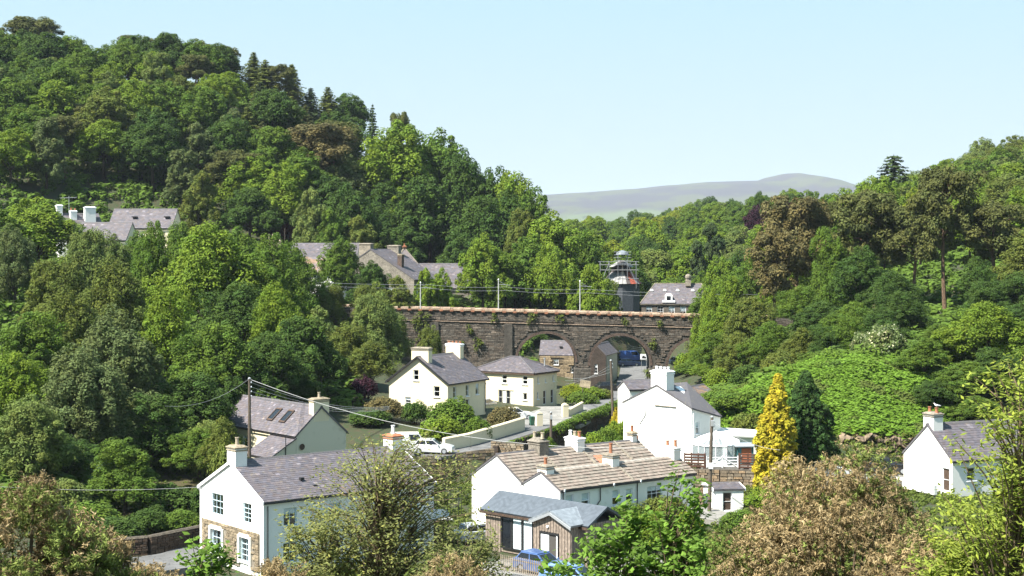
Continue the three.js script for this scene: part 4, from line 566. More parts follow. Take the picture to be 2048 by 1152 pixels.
stoneWall('garden_stone_wall', 'rough stone garden wall between the hedge and the tall white house', [[wx(1195, 150), 146, .4, 3.3], [wx(1246, 150), 149, .6, 3.9]], .5, M.rubble, M.stoneBed, [.3, .7, .16, .3], [.4, .2, M.rubble], 37);
// rock face at the foot of the bank
{
  const t = thing('rock_face', 'weathered brown and grey rock face at the foot of the green bank', 'rock', [0, 0, 0]), NU = 90, NV = 16, pos = [], col = [], uv = [], idx = [];
  for (let j = 0; j <= NV; j++) for (let i = 0; i <= NU; i++) { const px = lerp(1560, 1900, i / NU), v = j / NV, n = fbm(i * .16, j * .3, 2, 4), m = fbm(i * .4 + 5, j * .5, 7, 3), d = 137 + v * 2.2 + n * 1.8 + m * .7, x = wx(px, 137); pos.push(x, 2.2 + v * (3.6 + 1.1 * fbm(i * .09, 3, 1, 2)), -d); const k = .75 + .5 * m, g = smooth(.0, .3, n); col.push(k * lerp(1.0, 1.15, g), k * lerp(.92, .9, g), k * lerp(.82, .62, g)); uv.push(i / 6, j / 6); }
  for (let j = 0; j < NV; j++) for (let i = 0; i < NU; i++) { const a = j * (NU + 1) + i, b = a + 1, c = a + NU + 1, e = c + 1; idx.push(a, b, e, a, e, c); }
  const g = new THREE.BufferGeometry(); g.setAttribute('position', new THREE.Float32BufferAttribute(pos, 3)); g.setAttribute('color', new THREE.Float32BufferAttribute(col, 3)); g.setAttribute('uv', new THREE.Float32BufferAttribute(uv, 2)); g.setIndex(idx); const ng = g.toNonIndexed(); ng.computeVertexNormals();
  obj('face', ng, textured(.38, .34, .29, tStone, .95, { vertexColors: true, bumpMap: tRough, bumpScale: .05 }), t);
}

// ---------------------------------------------------------------- conservatory, terrace extension, fences, gate, shed
{
  const d = 137.5, x = wx(1432, d), y = 3.4, t = thing('conservatory', 'white framed conservatory with a faceted glass roof', 'conservatory', [x, y, -d], -8 * RAD), pts = [[-2.1, -2.6], [-2.1, .5], [-1.0, 1.7], [1.0, 1.7], [2.0, .5], [2.0, -2.6]], H = 1.75, Rh = 2.6;
  const gm = new THREE.MeshPhysicalMaterial({ color: new THREE.Color(.7, .76, .78), transmission: .8, roughness: .05, thickness: 0 });
  for (let i = 0; i < pts.length - 1; i++) {
    const [ax, az] = pts[i], [bx, bz] = pts[i + 1], n = i === 0 || i === 4 ? 3 : 2;
    const dw = new G(); dw.slab(V(ax, -.1, az), V(bx, -.1, bz), V(bx, .35, bz), V(ax, .35, az), .12); dw.mesh('base_wall', M.white, t);
    for (let k = 0; k <= n; k++) { const px = lerp(ax, bx, k / n), pz = lerp(az, bz, k / n), g = new G(); g.tube([V(px, .3, pz), V(px, H, pz)], .06, 4); g.mesh('post', M.paintWhite, t); if (k < n) { const qx = lerp(ax, bx, (k + 1) / n), qz = lerp(az, bz, (k + 1) / n), p = new G(); p.slab(V(px, .35, pz), V(qx, .35, qz), V(qx, H, qz), V(px, H, pz), .01); p.mesh('pane', gm, t); } }
    const rl = new G(); rl.tube([V(ax, H, az), V(bx, H, bz)], .09, 5); rl.mesh('rail', M.paintWhite, t);
    const top = (k) => V(0, Rh, clamp(k, -2.6, -.3)), A = V(ax * 1.06, H + .05, az * 1.04), B = V(bx * 1.06, H + .05, bz * 1.04), ra = i === 0 ? V(0, Rh, -2.6) : V(0, Rh, -.2), rb = i === 4 ? V(0, Rh, -2.6) : V(0, Rh, -.2), rg = new G();
    if (ra.distanceTo(rb) < .01) rg.tri(A, B, ra); else rg.quad(A, B, rb, ra); rg.mesh('roof_pane', gm, t);
    for (let k = 0; k <= n + 1; k++) { const g = new G(); g.tube([A.clone().lerp(B, k / (n + 1)), ra.clone().lerp(rb, k / (n + 1))], .055, 4); g.mesh('rafter', M.paintWhite, t); }
  }
  const rg = new G(); rg.tube([V(0, Rh + .04, -2.7), V(0, Rh + .04, -.1)], .08, 6); rg.mesh('ridge', M.paintWhite, t); const fl = new G(); fl.box(0, .02, -.6, 4, .06, 4); fl.mesh('floor', M.concrete, t);
}
{
  const d = 141, t = thing('flat_roofed_extension', 'plain white flat roofed extension between conservatory and yellow conifer', 'extension', [wx(1455, d), 3.3, -d], 8 * RAD), g = new G(); g.box(1.75, .9, -1.6, 3.8, 2.6, 3.2); g.mesh('wall', M.white, t); const r = new G(); r.slab(V(-.4, 2.28, .25), V(3.9, 2.02, .25), V(3.9, 2.3, -3.5), V(-.4, 2.62, -3.5), .14); r.mesh('roof', textured(.72, .72, .71, tStain, .8), t);
  const k = thing('garden_booth', 'dark teal wooden booth with an orange panel on the terrace', 'booth', [wx(1488, 136.6), 3.4, -136.6], 5 * RAD), f = new G(); for (const [x, z] of [[-.7, .5], [.7, .5], [-.7, -.5], [.7, -.5]]) f.box(x, .85, z, .1, 1.7, .1); f.mesh('frame', mat(.04, .13, .14, .6), k); const p = new G(); p.box(.1, .85, .5, .9, 1.3, .06); p.mesh('panel', mat(.50, .16, .07, .7), k).userData.label = 'orange front panel'; const s = new G(); for (const x of [-.5, .62]) s.box(x, .8, .49, .26, 1.6, .05); s.box(0, .8, -.5, 1.3, 1.6, .05); s.mesh('side_panel', mat(.08, .25, .27, .6), k); const ro = new G(); ro.slab(V(-.95, 1.72, .75), V(.95, 1.72, .75), V(.95, 1.9, -.7), V(-.95, 1.9, -.7), .08); ro.mesh('roof', M.zinc, k); const em = new G(); em.lathe(0, 0, 0, [[.1, 0], [.16, .03], [.16, .06], [.1, .06]], 12); const e2 = em.mesh('emblem', M.paintWhite, k); e2.rotation.x = Math.PI / 2; e2.position.set(-.5, .8, .53);
}
function boardFence(name, label, x0, d0, x1, d1, y, h, n, m, posts = 4, group) {
  const t = thing(name, label, 'fence', [x0, y, -d0], Math.atan2(d1 - d0, x1 - x0), group), L = Math.hypot(x1 - x0, d1 - d0);
  for (let i = 0; i < posts; i++) { const g = new G(); g.chamfer(L * i / (posts - 1), h / 2 - .1, -.06, .11, h + .25, .1, .01); g.mesh('post', m, t); }
  for (let k = 0; k < n; k++) { const g = new G(), bh = h / n * .72; g.chamfer(L / 2, h * (k + .5) / n, .02 + .012 * (k % 2), L, bh, .03, .006); g.mesh('board', m, t); }
  return t;
}
boardFence('board_fence', 'dark brown horizontal board fence left of the white gate', wx(1369, 134.6), 134.6, wx(1410, 134.2), 134.2, 3.4, 1.3, 5, M.gate);
boardFence('board_fence', 'dark brown horizontal board fence between gate and yellow conifer', wx(1478, 133.9), 133.9, wx(1514, 133.6), 133.6, 3.4, 1.35, 6, M.gate, 3);
{
  const a = V(wx(1412, 134.1), 3.4, -134.1), L = 2.9, t = thing('field_gate', 'white five bar gate with crossed braces on the terrace edge', 'gate', [a.x, a.y, a.z], 2 * RAD); for (let k = 0; k < 4; k++) { const g = new G(); g.chamfer(L / 2, .15 + k * .26, 0, L, .08, .04, .008); g.mesh('bar', M.paintWhite, t); } for (const x of [.04, L / 2, L - .04]) { const g = new G(); g.chamfer(x, .55, .03, .09, 1.1, .05, .008); g.mesh('stile', M.paintWhite, t); } for (const [p, q] of [[[.1, .1], [L / 2, 1.0]], [[L / 2, 1.0], [L - .1, .1]]]) { const g = new G(); g.tube([V(...p, .05), V(...q, .05)], .035, 4); g.mesh('brace', M.paintWhite, t); }
  for (const x of [-.1, L + .1]) { const g = new G(); g.chamfer(x, .6, 0, .16, 1.4, .16, .02); g.mesh('post', M.gate, t); }
}
{
  const h = gabled({ name: 'stone_shed', label: 'small shed with mauve grey roof against the terrace wall', x: wx(1428, 127), y: .8, d: 126.5, turn: 8, L: 2.5, W: 3.6, he: 1.75, ha: 2.0, wallM: M.white, over: .1, end: .12, noGutter: true, barge: M.paintWhite, wins: [['f', 1.1, 0, .8, 1.6, { door: true, glass: M.timberDark, paint: M.paintWhite }]] });
}
{ // picket fence by the parking yard
  const p = [[wx(1002, 104), 104], [wx(1050, 102.5), 102.5], [wx(1092, 101), 101]], t = thing('picket_fence', 'weathered grey picket fence beside the parked blue cars', 'fence', [p[0][0], .55, -p[0][1]]), o = V(p[0][0], 0, -p[0][1]), r = mulberry(4);
  for (let i = 0; i < 2; i++) { const A = V(p[i][0], 0, -p[i][1]).sub(o), B = V(p[i + 1][0], 0, -p[i + 1][1]).sub(o), L = A.distanceTo(B), n = Math.round(L / .19), u = B.clone().sub(A).normalize(), turn = Math.atan2(-u.z, u.x); for (let k = 0; k < n; k++) { const c = A.clone().lerp(B, k / n), g = new G(), m = new THREE.Matrix4().makeRotationY(turn).setPosition(c.x, .5 + (r() - .5) * .04, c.z); g.chamfer(0, 0, 0, .085, 1.1, .025, .01, m); g.mesh('picket', M.fence, t); } for (const y of [.25, .8]) { const g = new G(); g.tube([A.clone().setY(y), B.clone().setY(y)].map((v) => v.addScaledVector(V(-u.z, 0, u.x), -.05)), .04, 4); g.mesh('rail', M.fence, t); } }
}
{ // timber lean-to behind the roadside tree
  const t = thing('open_shed', 'open timber shed with pale sheet roof behind the roadside tree', 'shed', [wx(822, 116), -.4, -116], 12 * RAD); for (const [x, z] of [[0, 0], [2.9, 0], [0, -2], [2.9, -2]]) { const g = new G(); g.chamfer(x, 1.1, z, .12, 2.4, .12, .01); g.mesh('post', M.timberDark, t); } const r = new G(); r.slab(V(-.3, 2.3, .4), V(3.2, 2.3, .4), V(3.2, 2.65, -2.4), V(-.3, 2.65, -2.4), .06); r.mesh('roof', textured(.5, .5, .48, tStain, .7), t); for (let k = 0; k < 9; k++) { const g = new G(); g.chamfer(.2 + k * .32, .9, -2.02, .28, 1.9, .03, .006); g.mesh('board', M.timberDark, t); }
  const f = thing('metal_railing', 'thin dark metal railing above the open shed', 'railing', [wx(850, 128), 1.5, -128], 6 * RAD); for (let k = 0; k < 14; k++) { const g = new G(); g.tube([V(k * .24, -1.8, 0), V(k * .24, 1.1, 0)], .022, 5); g.mesh('baluster', M.paintBlack, f); } for (const y of [.1, 1.05]) { const g = new G(); g.tube([V(-.05, y, 0), V(3.2, y, 0)], .03, 5); g.mesh('rail', M.paintBlack, f); }
}
// gate pillars, low wall, bins
for (const [px, d, lab] of [[1078, 176.5, 'cream gate pillar with pointed cap next to the green bin'], [1130, 186.5, 'cream gate pillar with pointed cap at the end of the low wall']]) { const t = thing('gate_pillar', lab, 'pillar', [wx(px, d), 2.4, -d], 20 * RAD), g = new G(); g.chamfer(0, .75, 0, .75, 1.6, .6, .03); g.mesh('shaft', M.cream, t); const c = new G(); c.box(0, 1.68, 0, .8, .26, .66, null, .15, .8); c.mesh('cap', M.cream, t); }
stoneWall('low_forecourt_wall', 'low cream wall running back from the gate pillar', [[wx(1134, 187), 187, 1.8, 3.3], [wx(1162, 195), 195, 1.8, 3.5]], .3, M.cream, M.cream, null, [1.5, .1, M.cream], 41);
{ const t = thing('wheelie_bin', 'dark green wheeled bin beside the gate pillar', 'bin', [wx(1064, 177), 2.5, -177], .3), bm = mat(.02, .09, .06, .5), g = new G(); g.box(0, .5, 0, .42, .9, .5, null, 1.3); g.mesh('body', bm, t); const l = new G(); l.chamfer(0, 1.0, .02, .6, .07, .72, .02); l.mesh('lid', bm, t); for (const s of [-1, 1]) { const w = new G(); w.tube([V(s * .2, .12, -.25), V(s * .26, .12, -.25)], .12, 10); w.mesh('wheel', M.rubber, t); } }

// ---------------------------------------------------------------- utility poles and their wires
function utilityPole(label, px, d, foot, topPy, o = {}) {
  const x = wx(px, d), y1 = wy(topPy, d), t = thing('utility_pole', label, 'pole', [x, foot, -d]), h = y1 - foot, g = new G(), lean = o.lean ?? 0; g.tube([V(0, -.6, 0), V(lean * .5, h * .5, 0), V(lean, h, 0)], [.17, .15, .12], 10); g.mesh('shaft', M.pole, t);
  const c = new G(); c.lathe(lean, h, 0, [[.14, -.05], [.15, .03], [.06, .1], [0, .11]], 8); c.mesh('cap', M.steel, t);
  for (let k = 0; k < (o.ins ?? 3); k++) { const i = new G(); i.lathe(lean + .16, h - .35 - k * .42, 0, [[0, -.09], [.06, -.07], [.075, 0], [.05, .06], [0, .08]], 7).tube([V(lean, h - .4 - k * .42, 0), V(lean + .16, h - .36 - k * .42, 0)], .02, 5); i.mesh('insulator', M.lens, t); }
  if (o.plate) { const p = new G(); p.chamfer(lean * .5, h * .5, .2, .36, .5, .06, .01); p.mesh('plate', M.paintWhite, t); }
  if (o.box) { const p = new G(); p.chamfer(lean + .02, h - .5, .18, .25, .5, .2, .02); p.mesh('junction_box', M.zinc, t); }
  return V(x + lean, y1, -d);
}
const P1 = utilityPole('brown wooden pole carrying wires in front of the skylight house', 499, 139, 1.2, 757, { ins: 4 }), P2 = utilityPole('brown wooden pole with a white plate beside the stone shed', 1418, 124.5, .9, 834, { plate: true, box: true, lean: .25 }), P3 = utilityPole('pale leaning wooden pole at the bend of the lane', 1228, 168, 1, 721, { lean: -.35, ins: 2 });
utilityPole('thin post carrying a small box above the hedge wall', 1102, 166, 2, 825, { box: true, ins: 0 });
wireRun(P1.clone().add(V(.1, -.1, 0)), V(wx(1420, 124.5), wy(890, 124.5), -124.5), 2.3, 'thick pale service wire crossing from the brown pole to the shed pole', null, .022, mat(.40, .40, .39, .6));
for (let k = 0; k < 4; k++) wireRun(P1.clone().add(V(.15, -.35 - k * .42, 0)), V(wx(792, 172), 5.3 - k * .12, -172), 1.0 - .06 * k, 'thin pale wire from the brown pole towards the cream gabled house', 'wires to the cream gabled house', .018, mat(.45, .45, .44, .6));
wireRun(P1.clone(), V(wx(330, 128), wy(812, 128), -128), .8, 'thin dark wire running from the brown pole into the trees', null, .015);
for (let k = 0; k < 3; k++) { wireRun(P3.clone().add(V(0, -.5 - .4 * k, 0)), V(wx(1130, 215), 4.2 + .5 * k, -215), .4, 'thin pale wire from the leaning pole past the arch pier', 'wires to the arch pier', .02, M.steel); wireRun(V(wx(1222, 238), 9.6 - k * .3, -238), V(wx(1300, 270), 6.2 - .3 * k, -270), .5, 'thin pale wire hanging inside the arch over the lane', 'wires inside the arch', .022, M.steel); }
wireRun(P2.clone().add(V(0, -.3, 0)), V(wx(1560, 120), wy(900, 120), -120), .5, 'thin dark wire leaving the shed pole above the yellow conifer', null, .014);
wireRun(V(-23.9, 4.7, -114.3), V(-40, 5.2, -112), .3, 'thin wire leaving the white gable towards the wood', null, .014);

// ---------------------------------------------------------------- vehicles
function car(name, label, [x, y, z], turn, paint, o = {}) {
  const t = thing(name, label, o.van ? 'van' : 'car', [x, y, z], turn, o.group), L = o.L ?? 4.1, W = 1.72, H = o.van ? 1.9 : 1.45, belt = o.van ? 1.05 : .88, pm = new THREE.MeshPhysicalMaterial({ color: new THREE.Color().setRGB(...paint), roughness: .35, clearcoat: 1, clearcoatRoughness: .08 });
  const a = L / 2, s = new THREE.Shape(), wr = .34, fx = a - .78, rx = -a + .75;
  s.moveTo(-a, .35); s.lineTo(rx - wr, .25); s.absarc(rx, .3, wr, Math.PI, 0, true); s.lineTo(fx - wr, .22); s.absarc(fx, .3, wr, Math.PI, 0, true); s.lineTo(a - .05, .28); s.quadraticCurveTo(a + .04, .5, a - .06, .66); s.quadraticCurveTo(a - .5, .84, a - 1.15, belt); s.lineTo(-a + .15, belt + .04); s.quadraticCurveTo(-a - .06, .8, -a, .35);
  const bg = new THREE.ExtrudeGeometry(s, { depth: W - .16, bevelEnabled: true, bevelSize: .08, bevelThickness: .08, bevelSegments: 3, curveSegments: 8 }); bg.translate(0, 0, -(W - .16) / 2); const body = obj('body', bg, pm, t);
  const r0 = -a + .12, r1 = o.van ? a - 1.0 : a - 1.15, q0 = o.van ? -a + .2 : -a + .62, q1 = o.van ? a - 1.55 : a - 2.0, wb = W / 2 - .05, wt = W / 2 - .24;
  const cab = new G(); cab.hexa([V(r0, belt, wb), V(r1, belt - .02, wb), V(r1, belt - .02, -wb), V(r0, belt, -wb)], [V(q0, H - .03, wt), V(q1, H - .03, wt), V(q1, H - .03, -wt), V(q0, H - .03, -wt)]); cab.mesh('cabin', pm, t);
  const ro = new G(); ro.chamfer((q0 + q1) / 2, H - .01, 0, q1 - q0 + .1, .07, wt * 2 + .04, .03); ro.mesh('roof', pm, t);
  const pane = (n, p, th = .012) => { const g = new G(); g.slab(...p.map((v) => V(...v)), -th); g.mesh(n, M.darkGlass, t); }, B = belt + .05, T = H - .12, f = (lo, hi, k) => lerp(lo, hi, k), kx = (k) => [f(r0, q0, k), f(r1, q1, k)], kz = (k) => f(wb, wt, k), k0 = .08, k1 = .84;
  pane('windscreen', [[kx(k0)[1], f(belt, H, k0), kz(k0) - .1], [kx(k0)[1], f(belt, H, k0), -kz(k0) + .1], [kx(k1)[1], f(belt, H, k1), -kz(k1) + .08], [kx(k1)[1], f(belt, H, k1), kz(k1) - .08]]);
  pane('rear_window', [[kx(k0)[0], f(belt, H, k0), -kz(k0) + .1], [kx(k0)[0], f(belt, H, k0), kz(k0) - .1], [kx(k1)[0], f(belt, H, k1), kz(k1) - .08], [kx(k1)[0], f(belt, H, k1), -kz(k1) + .08]]);
  for (const sgn of [1, -1]) for (const [u0, u1] of o.van ? [[.62, .97]] : [[.05, .48], [.52, .95]]) { const at = (u, k) => [f(kx(k)[0], kx(k)[1], u), f(belt, H, k), sgn * kz(k)], p = [at(u0, k0), at(u1, k0), at(u1, k1), at(u0, k1)]; pane('side_window', sgn > 0 ? p : [p[1], p[0], p[3], p[2]]); }
  for (const wxx of [fx, rx]) for (const sgn of [1, -1]) { const g = new G(); g.tube([V(wxx, .31, sgn * (W / 2 - .2)), V(wxx, .31, sgn * (W / 2 - .01))], .31, 18); const w = g.mesh('wheel', M.rubber, t), rm = new G(); rm.tube([V(wxx, .31, sgn * (W / 2 - .05)), V(wxx, .31, sgn * (W / 2 + .003))], .19, 14); rm.mesh('rim', M.zinc, w); }
  for (const sgn of [1, -1]) { const h = new G(); h.chamfer(a - .04, .62, sgn * .6, .12, .13, .32, .03); h.mesh('headlight', M.lens, t); const r = new G(); r.chamfer(-a + .02, .74, sgn * .66, .1, .22, .2, .02); r.mesh('tail_light', M.redLens, t); const mr = new G(); mr.chamfer(r1 - .25, belt + .1, sgn * (W / 2 + .08), .1, .12, .16, .02); mr.mesh('mirror', pm, t); }
  return t;
}
car('parked_car', 'white car parked on the lane before the cream garden wall', [wx(866, 151.3), 2.5, -151.3], -.12, [.58, .59, .60]);
car('parked_van', 'white van parked behind the white car on the lane', [wx(822, 153.5), 2.45, -153.5], .1, [.58, .59, .60], { van: true, L: 4.6 });
car('parked_car', 'bright blue car parked inside the picket fence', [wx(1085, 104.8), .12, -104.8], -.75, [.06, .12, .30]);
car('parked_car', 'pale blue car half covered by the sycamore leaves', [wx(1150, 99.5), .3, -99.5], -.55, [.16, .28, .62], { L: 4.5 });
car('parked_car', 'silver car beside the end wall of the white terrace', [wx(962, 119), -.3, -119], .5, [.42, .45, .50]);
car('parked_car', 'black car parked against the white cottage', [wx(1774, 134), 2.97, -134], -.25, [.012, .012, .014], { L: 4.3 });
car('parked_car', 'white car nosing out behind the dark conifer', [wx(1652, 131.5), 2.97, -131.5], .15, [.58, .59, .60]);
car('parked_car', 'black car parked at the foot of the dark stone gable', [wx(1218, 232), 1.75, -232], .35, [.012, .012, .014]);
car('parked_car', 'dark blue car parked beyond the arch', [wx(1258, 274), 2.6, -274], .1, [.03, .06, .16]);
car('parked_van', 'blue van standing beyond the arch over the lane', [wx(1263, 281), 3.1, -281], .15, [.04, .10, .32], { van: true, L: 4.8 });
car('parked_car', 'white car under the overgrown third arch', [wx(1363, 247), 4.6, -247], .2, [.58, .59, .60]);
car('parked_car', 'silver estate car between the two cream houses', [wx(971, 196), 2.45, -196], 1.2, [.3, .32, .35]);
car('parked_car', 'white car in front of the glazed doors of the hipped house', [wx(1035, 184), 2.45, -184], .15, [.58, .59, .60]);
car('parked_van', 'pale van parked under the trees on the gravel yard', [wx(212, 139), 1.36, -139], .3, [.40, .50, .62], { van: true });
{ const t = thing('road_sign', 'white roadside sign beyond the arch', 'sign', [wx(1288, 262), 2.6, -262]), g = new G(); for (const x of [-.45, .45]) g.tube([V(x, -.3, -.03), V(x, 3.0, -.03)], .04, 6); g.mesh('post', M.steel, t); const p = new G(); p.chamfer(0, 2.5, .02, 1.3, .95, .04, .01); p.mesh('board', M.paintWhite, t); const m = new G(); m.box(0, 2.35, .045, .7, .28, .012).box(-.1, 2.55, .045, .4, .2, .012); m.mesh('pictogram', M.paintBlack, t); }
{ const t = thing('notice_board', 'tilted pale notice board in the bushes by the forecourt', 'board', [wx(1165, 205), 2.4, -205], -.3), g = new G(); g.tube([V(0, -.3, 0), V(0, 2.3, 0)], .06, 6); g.mesh('post', M.pole, t); const p = new G(); p.chamfer(0, 2.7, .05, 1.5, 1.0, .06, .02); const b = p.mesh('panel', M.capStone, t); b.rotation.z = -.15; }
{ // herring gull on the cottage chimney
  const c = V(36.45, 9.35, -128.75), t = thing('gull', 'white gull standing on the cottage chimney pot', 'bird', [c.x, c.y, c.z], 2.6), g = new G();
  g.tube([V(-.26, .13, 0), V(-.16, .16, 0), V(-.04, .17, 0), V(.09, .19, 0), V(.15, .25, 0), V(.18, .31, 0), V(.22, .34, 0), V(.26, .335, 0)], [.02, .055, .085, .08, .05, .042, .045, .02], 8); g.mesh('body', M.paintWhite, t);
  const w = new G(); for (const s of [1, -1]) w.tube([V(-.36, .14, s * .04), V(-.2, .19, s * .075), V(.04, .2, s * .075)], [.012, .035, .03], 6); w.mesh('wing', mat(.35, .37, .40, .7), t); const b = new G(); b.tube([V(.255, .335, 0), V(.31, .32, 0)], [.018, .006], 6); b.mesh('beak', mat(.6, .4, .05, .5), t); for (const s of [1, -1]) { const l = new G(); l.tube([V(0, .1, s * .03), V(.01, 0, s * .03)], .01, 5); l.mesh('leg', mat(.5, .3, .25, .6), t); }
}

// ---------------------------------------------------------------- plants: leaf-sized faces spread through clumps; colours vary leaf by leaf
class Leaves {
  constructor(n) { this.p = new Float32Array(n * 12); this.c = new Float32Array(n * 12); this.i = new Uint32Array(n * 6); this.n = 0; this.max = n; }
  // one leaf: centre, facing, half length, half width, tone
  add(x, y, z, nx, ny, nz, a, l, w, r, g, b, fold = .25) {
    if (this.n >= this.max) return; let ux = -nz, uy = 0, uz = nx, q = Math.hypot(ux, uz); if (q < .05) { ux = 1; uz = 0; q = 1; } ux /= q; uz /= q;
    const vx = ny * uz, vy = nz * ux - nx * uz, vz = -ny * ux, c = Math.cos(a), s = Math.sin(a), tx = ux * c + vx * s, ty = uy * c + vy * s, tz = uz * c + vz * s, bx = ux * -s + vx * c, by = vy * c, bz = uz * -s + vz * c, k = this.n * 12, P = this.p, C = this.c, f = w * fold;
    P[k] = x - tx * l; P[k + 1] = y - ty * l; P[k + 2] = z - tz * l; P[k + 3] = x + bx * w - nx * f; P[k + 4] = y + by * w - ny * f; P[k + 5] = z + bz * w - nz * f; P[k + 6] = x + tx * l; P[k + 7] = y + ty * l; P[k + 8] = z + tz * l; P[k + 9] = x - bx * w - nx * f; P[k + 10] = y - by * w - ny * f; P[k + 11] = z - bz * w - nz * f;
    for (let m = 0; m < 4; m++) { C[k + m * 3] = r; C[k + m * 3 + 1] = g; C[k + m * 3 + 2] = b; }
    const o = this.n * 4; this.i.set([o, o + 1, o + 2, o, o + 2, o + 3], this.n * 6); this.n++;
  }
  geo() { const g = new THREE.BufferGeometry(); g.setAttribute('position', new THREE.BufferAttribute(this.p.slice(0, this.n * 12), 3)); g.setAttribute('color', new THREE.BufferAttribute(this.c.slice(0, this.n * 12), 3)); g.setIndex(new THREE.BufferAttribute(this.i.slice(0, this.n * 6), 1)); return g; }
}
const ball = (r) => { const z = r() * 2 - 1, a = r() * 2 * Math.PI, q = Math.sqrt(1 - z * z); return [Math.cos(a) * q, z, Math.sin(a) * q]; };
// a clump of leaves round (x, y, z)
function clump(Lv, r, x, y, z, R, n, size, o = {}) {
  const ct = 1 + (r() - .5) * (o.patch ?? .3), yw = (r() - .5) * .16, fl = o.flat ?? .95;
  for (let i = 0; i < n; i++) {
    let [a, b, c] = ball(r); if (b < -.35 && r() < .7) b = -b; const rad = R * (.45 + .6 * Math.sqrt(r())), up = o.up ?? .5;
    let nx = a * .7 + (r() - .5) * 1.0, ny = b * .7 + up + (r() - .5) * .9, nz = c * .7 + (r() - .5) * 1.0; const q = Math.hypot(nx, ny, nz) || 1;
    const k = ct * (.72 + .56 * r()), s = size * (.7 + .6 * r()), w = o.warm ? o.warm(r) : [1, 1, 1];
    Lv.add(x + a * rad, y + b * rad * fl, z + c * rad, nx / q, ny / q, nz / q, r() * 6.28, s * .5 * (o.long ?? 1), s * .36, k * (1 + yw) * w[0], k * w[1], k * (1 - yw) * w[2]);
  }
}
const leafMat = (r, g, b, tr = .36) => new THREE.MeshPhysicalMaterial({ color: new THREE.Color().setRGB(r, g, b), roughness: .85, specularIntensity: .12, transmission: tr, thickness: 0, vertexColors: true, side: THREE.DoubleSide });
const LEAF = { fresh: leafMat(.145, .215, .022), mid: leafMat(.098, .160, .021), deep: leafMat(.060, .108, .020), olive: leafMat(.125, .155, .030), pale: leafMat(.145, .190, .048), yellow: leafMat(.195, .235, .020), willow: leafMat(.115, .148, .050), blue: leafMat(.045, .085, .045), pine: leafMat(.105, .118, .036), rust: leafMat(.138, .120, .048), copper: leafMat(.040, .016, .026, .2), red: leafMat(.16, .04, .03), gold: leafMat(.42, .36, .03), spruce: leafMat(.050, .076, .028, .15), cypress: leafMat(.036, .072, .018, .15), bank: leafMat(.145, .235, .022), white: leafMat(.12, .16, .05) };
const barkM = textured(.135, .11, .085, tBark, .95, { bumpMap: tRough, bumpScale: .03 }), palebark = textured(.30, .25, .19, tBark, .95), pinebark = textured(.36, .26, .20, tBark, .95);

// prototypes: each a pair of geometries { trunk, crown } about 12 m tall standing at the origin
function broadleaf(seed, o = {}) {
  const r = mulberry(seed), H = 12, cr = o.r ?? 4.6, nl = o.lobes ?? 7, size = o.size ?? .33, per = o.per ?? 18, each = o.each ?? 130, Lv = new Leaves(nl * per * each + 6000), g = new G(), lobes = [], y0 = H * (o.low ?? .3);
  for (let i = 0; i < nl; i++) { const a = i * 2.4 + r() * .8, t = i / (nl - 1), rr = cr * (.66 - .5 * Math.pow(t, 1.6)) * (.7 + .6 * r()); lobes.push([Math.cos(a) * rr, lerp(y0 + cr * .35, H - cr * .4, t) + (r() - .5) * 1.8, Math.sin(a) * rr, cr * (.36 + .26 * r()) * (1 - .12 * t)]); }
  lobes.push([0, (y0 + H) / 2, 0, cr * .6]);
  g.tube([V(0, -1.2, 0), V(.1 * r(), y0 * .6, .1), V(0, y0 + 1.5, 0), V(.2, H * .72, .1)], [.34, .26, .2, .06], 7);
  for (const [x, y, z, R] of lobes) { g.tube([V(0, y0 + .3 + r(), 0), V(x * .5, (y0 + y) / 2 + .4, z * .5), V(x * .95, y + R * .2, z * .95)], [.13, .09, .03], 5, false);
    for (let k = 0; k < per; k++) { const t = (k + .5) / per, b = 1 - 1.55 * t, q = Math.sqrt(Math.max(0, 1 - b * b)), a = k * 2.399 + r(), s = R * (.7 + .5 * r()); clump(Lv, r, x + Math.cos(a) * q * s, y + b * s * .95, z + Math.sin(a) * q * s, cr * (.10 + .14 * r()), each, size, o.clump); }
    clump(Lv, r, x, y, z, R * .8, Math.round(each * 1.6), size * 1.2, o.clump); }
  return { trunk: g.geo(), crown: Lv.geo() };
}
function coniferTree(seed, o = {}) {   // whorls of drooping boughs
  const r = mulberry(seed), H = 12, R = o.R ?? 2.4, Lv = new Leaves(26000), g = new G(); g.tube([V(0, -1, 0), V(0, H * .5, 0), V(.05, H * .99, 0)], [.22, .13, .02], 7);
  const low = o.low ?? .08;
  for (let y = H * low; y < H * .985; y += .42) { const t = (y / H - low) / (1 - low), len = R * Math.pow(1 - t, o.pow ?? .8) * (.8 + .4 * r()) + .12, n = 6 + Math.round(3 * (1 - t)); for (let k = 0; k < n; k++) { const a = k / n * 6.283 + y * 2.1 + r() * .5, l = len * (.75 + .5 * r()), droop = (o.droop ?? .25) * l, m = Math.max(3, Math.round(l * (o.den ?? 16))); for (let i = 0; i < m; i++) { const s = (i + .6) / m, d = l * s, wv = .18 * l * (1 - s * .6) + .07; const k2 = .7 + .6 * r(); Lv.add(Math.cos(a) * d + (r() - .5) * wv * 2, y - droop * s * s + (r() - .5) * .2, Math.sin(a) * d + (r() - .5) * wv * 2, (r() - .5) * .9 + Math.cos(a) * .4, .8, (r() - .5) * .9 + Math.sin(a) * .4, r() * 6.28, .20 + .12 * r(), .10 + .05 * r(), k2, k2, k2 * .95); } } }
  return { trunk: g.geo(), crown: Lv.geo() };
}
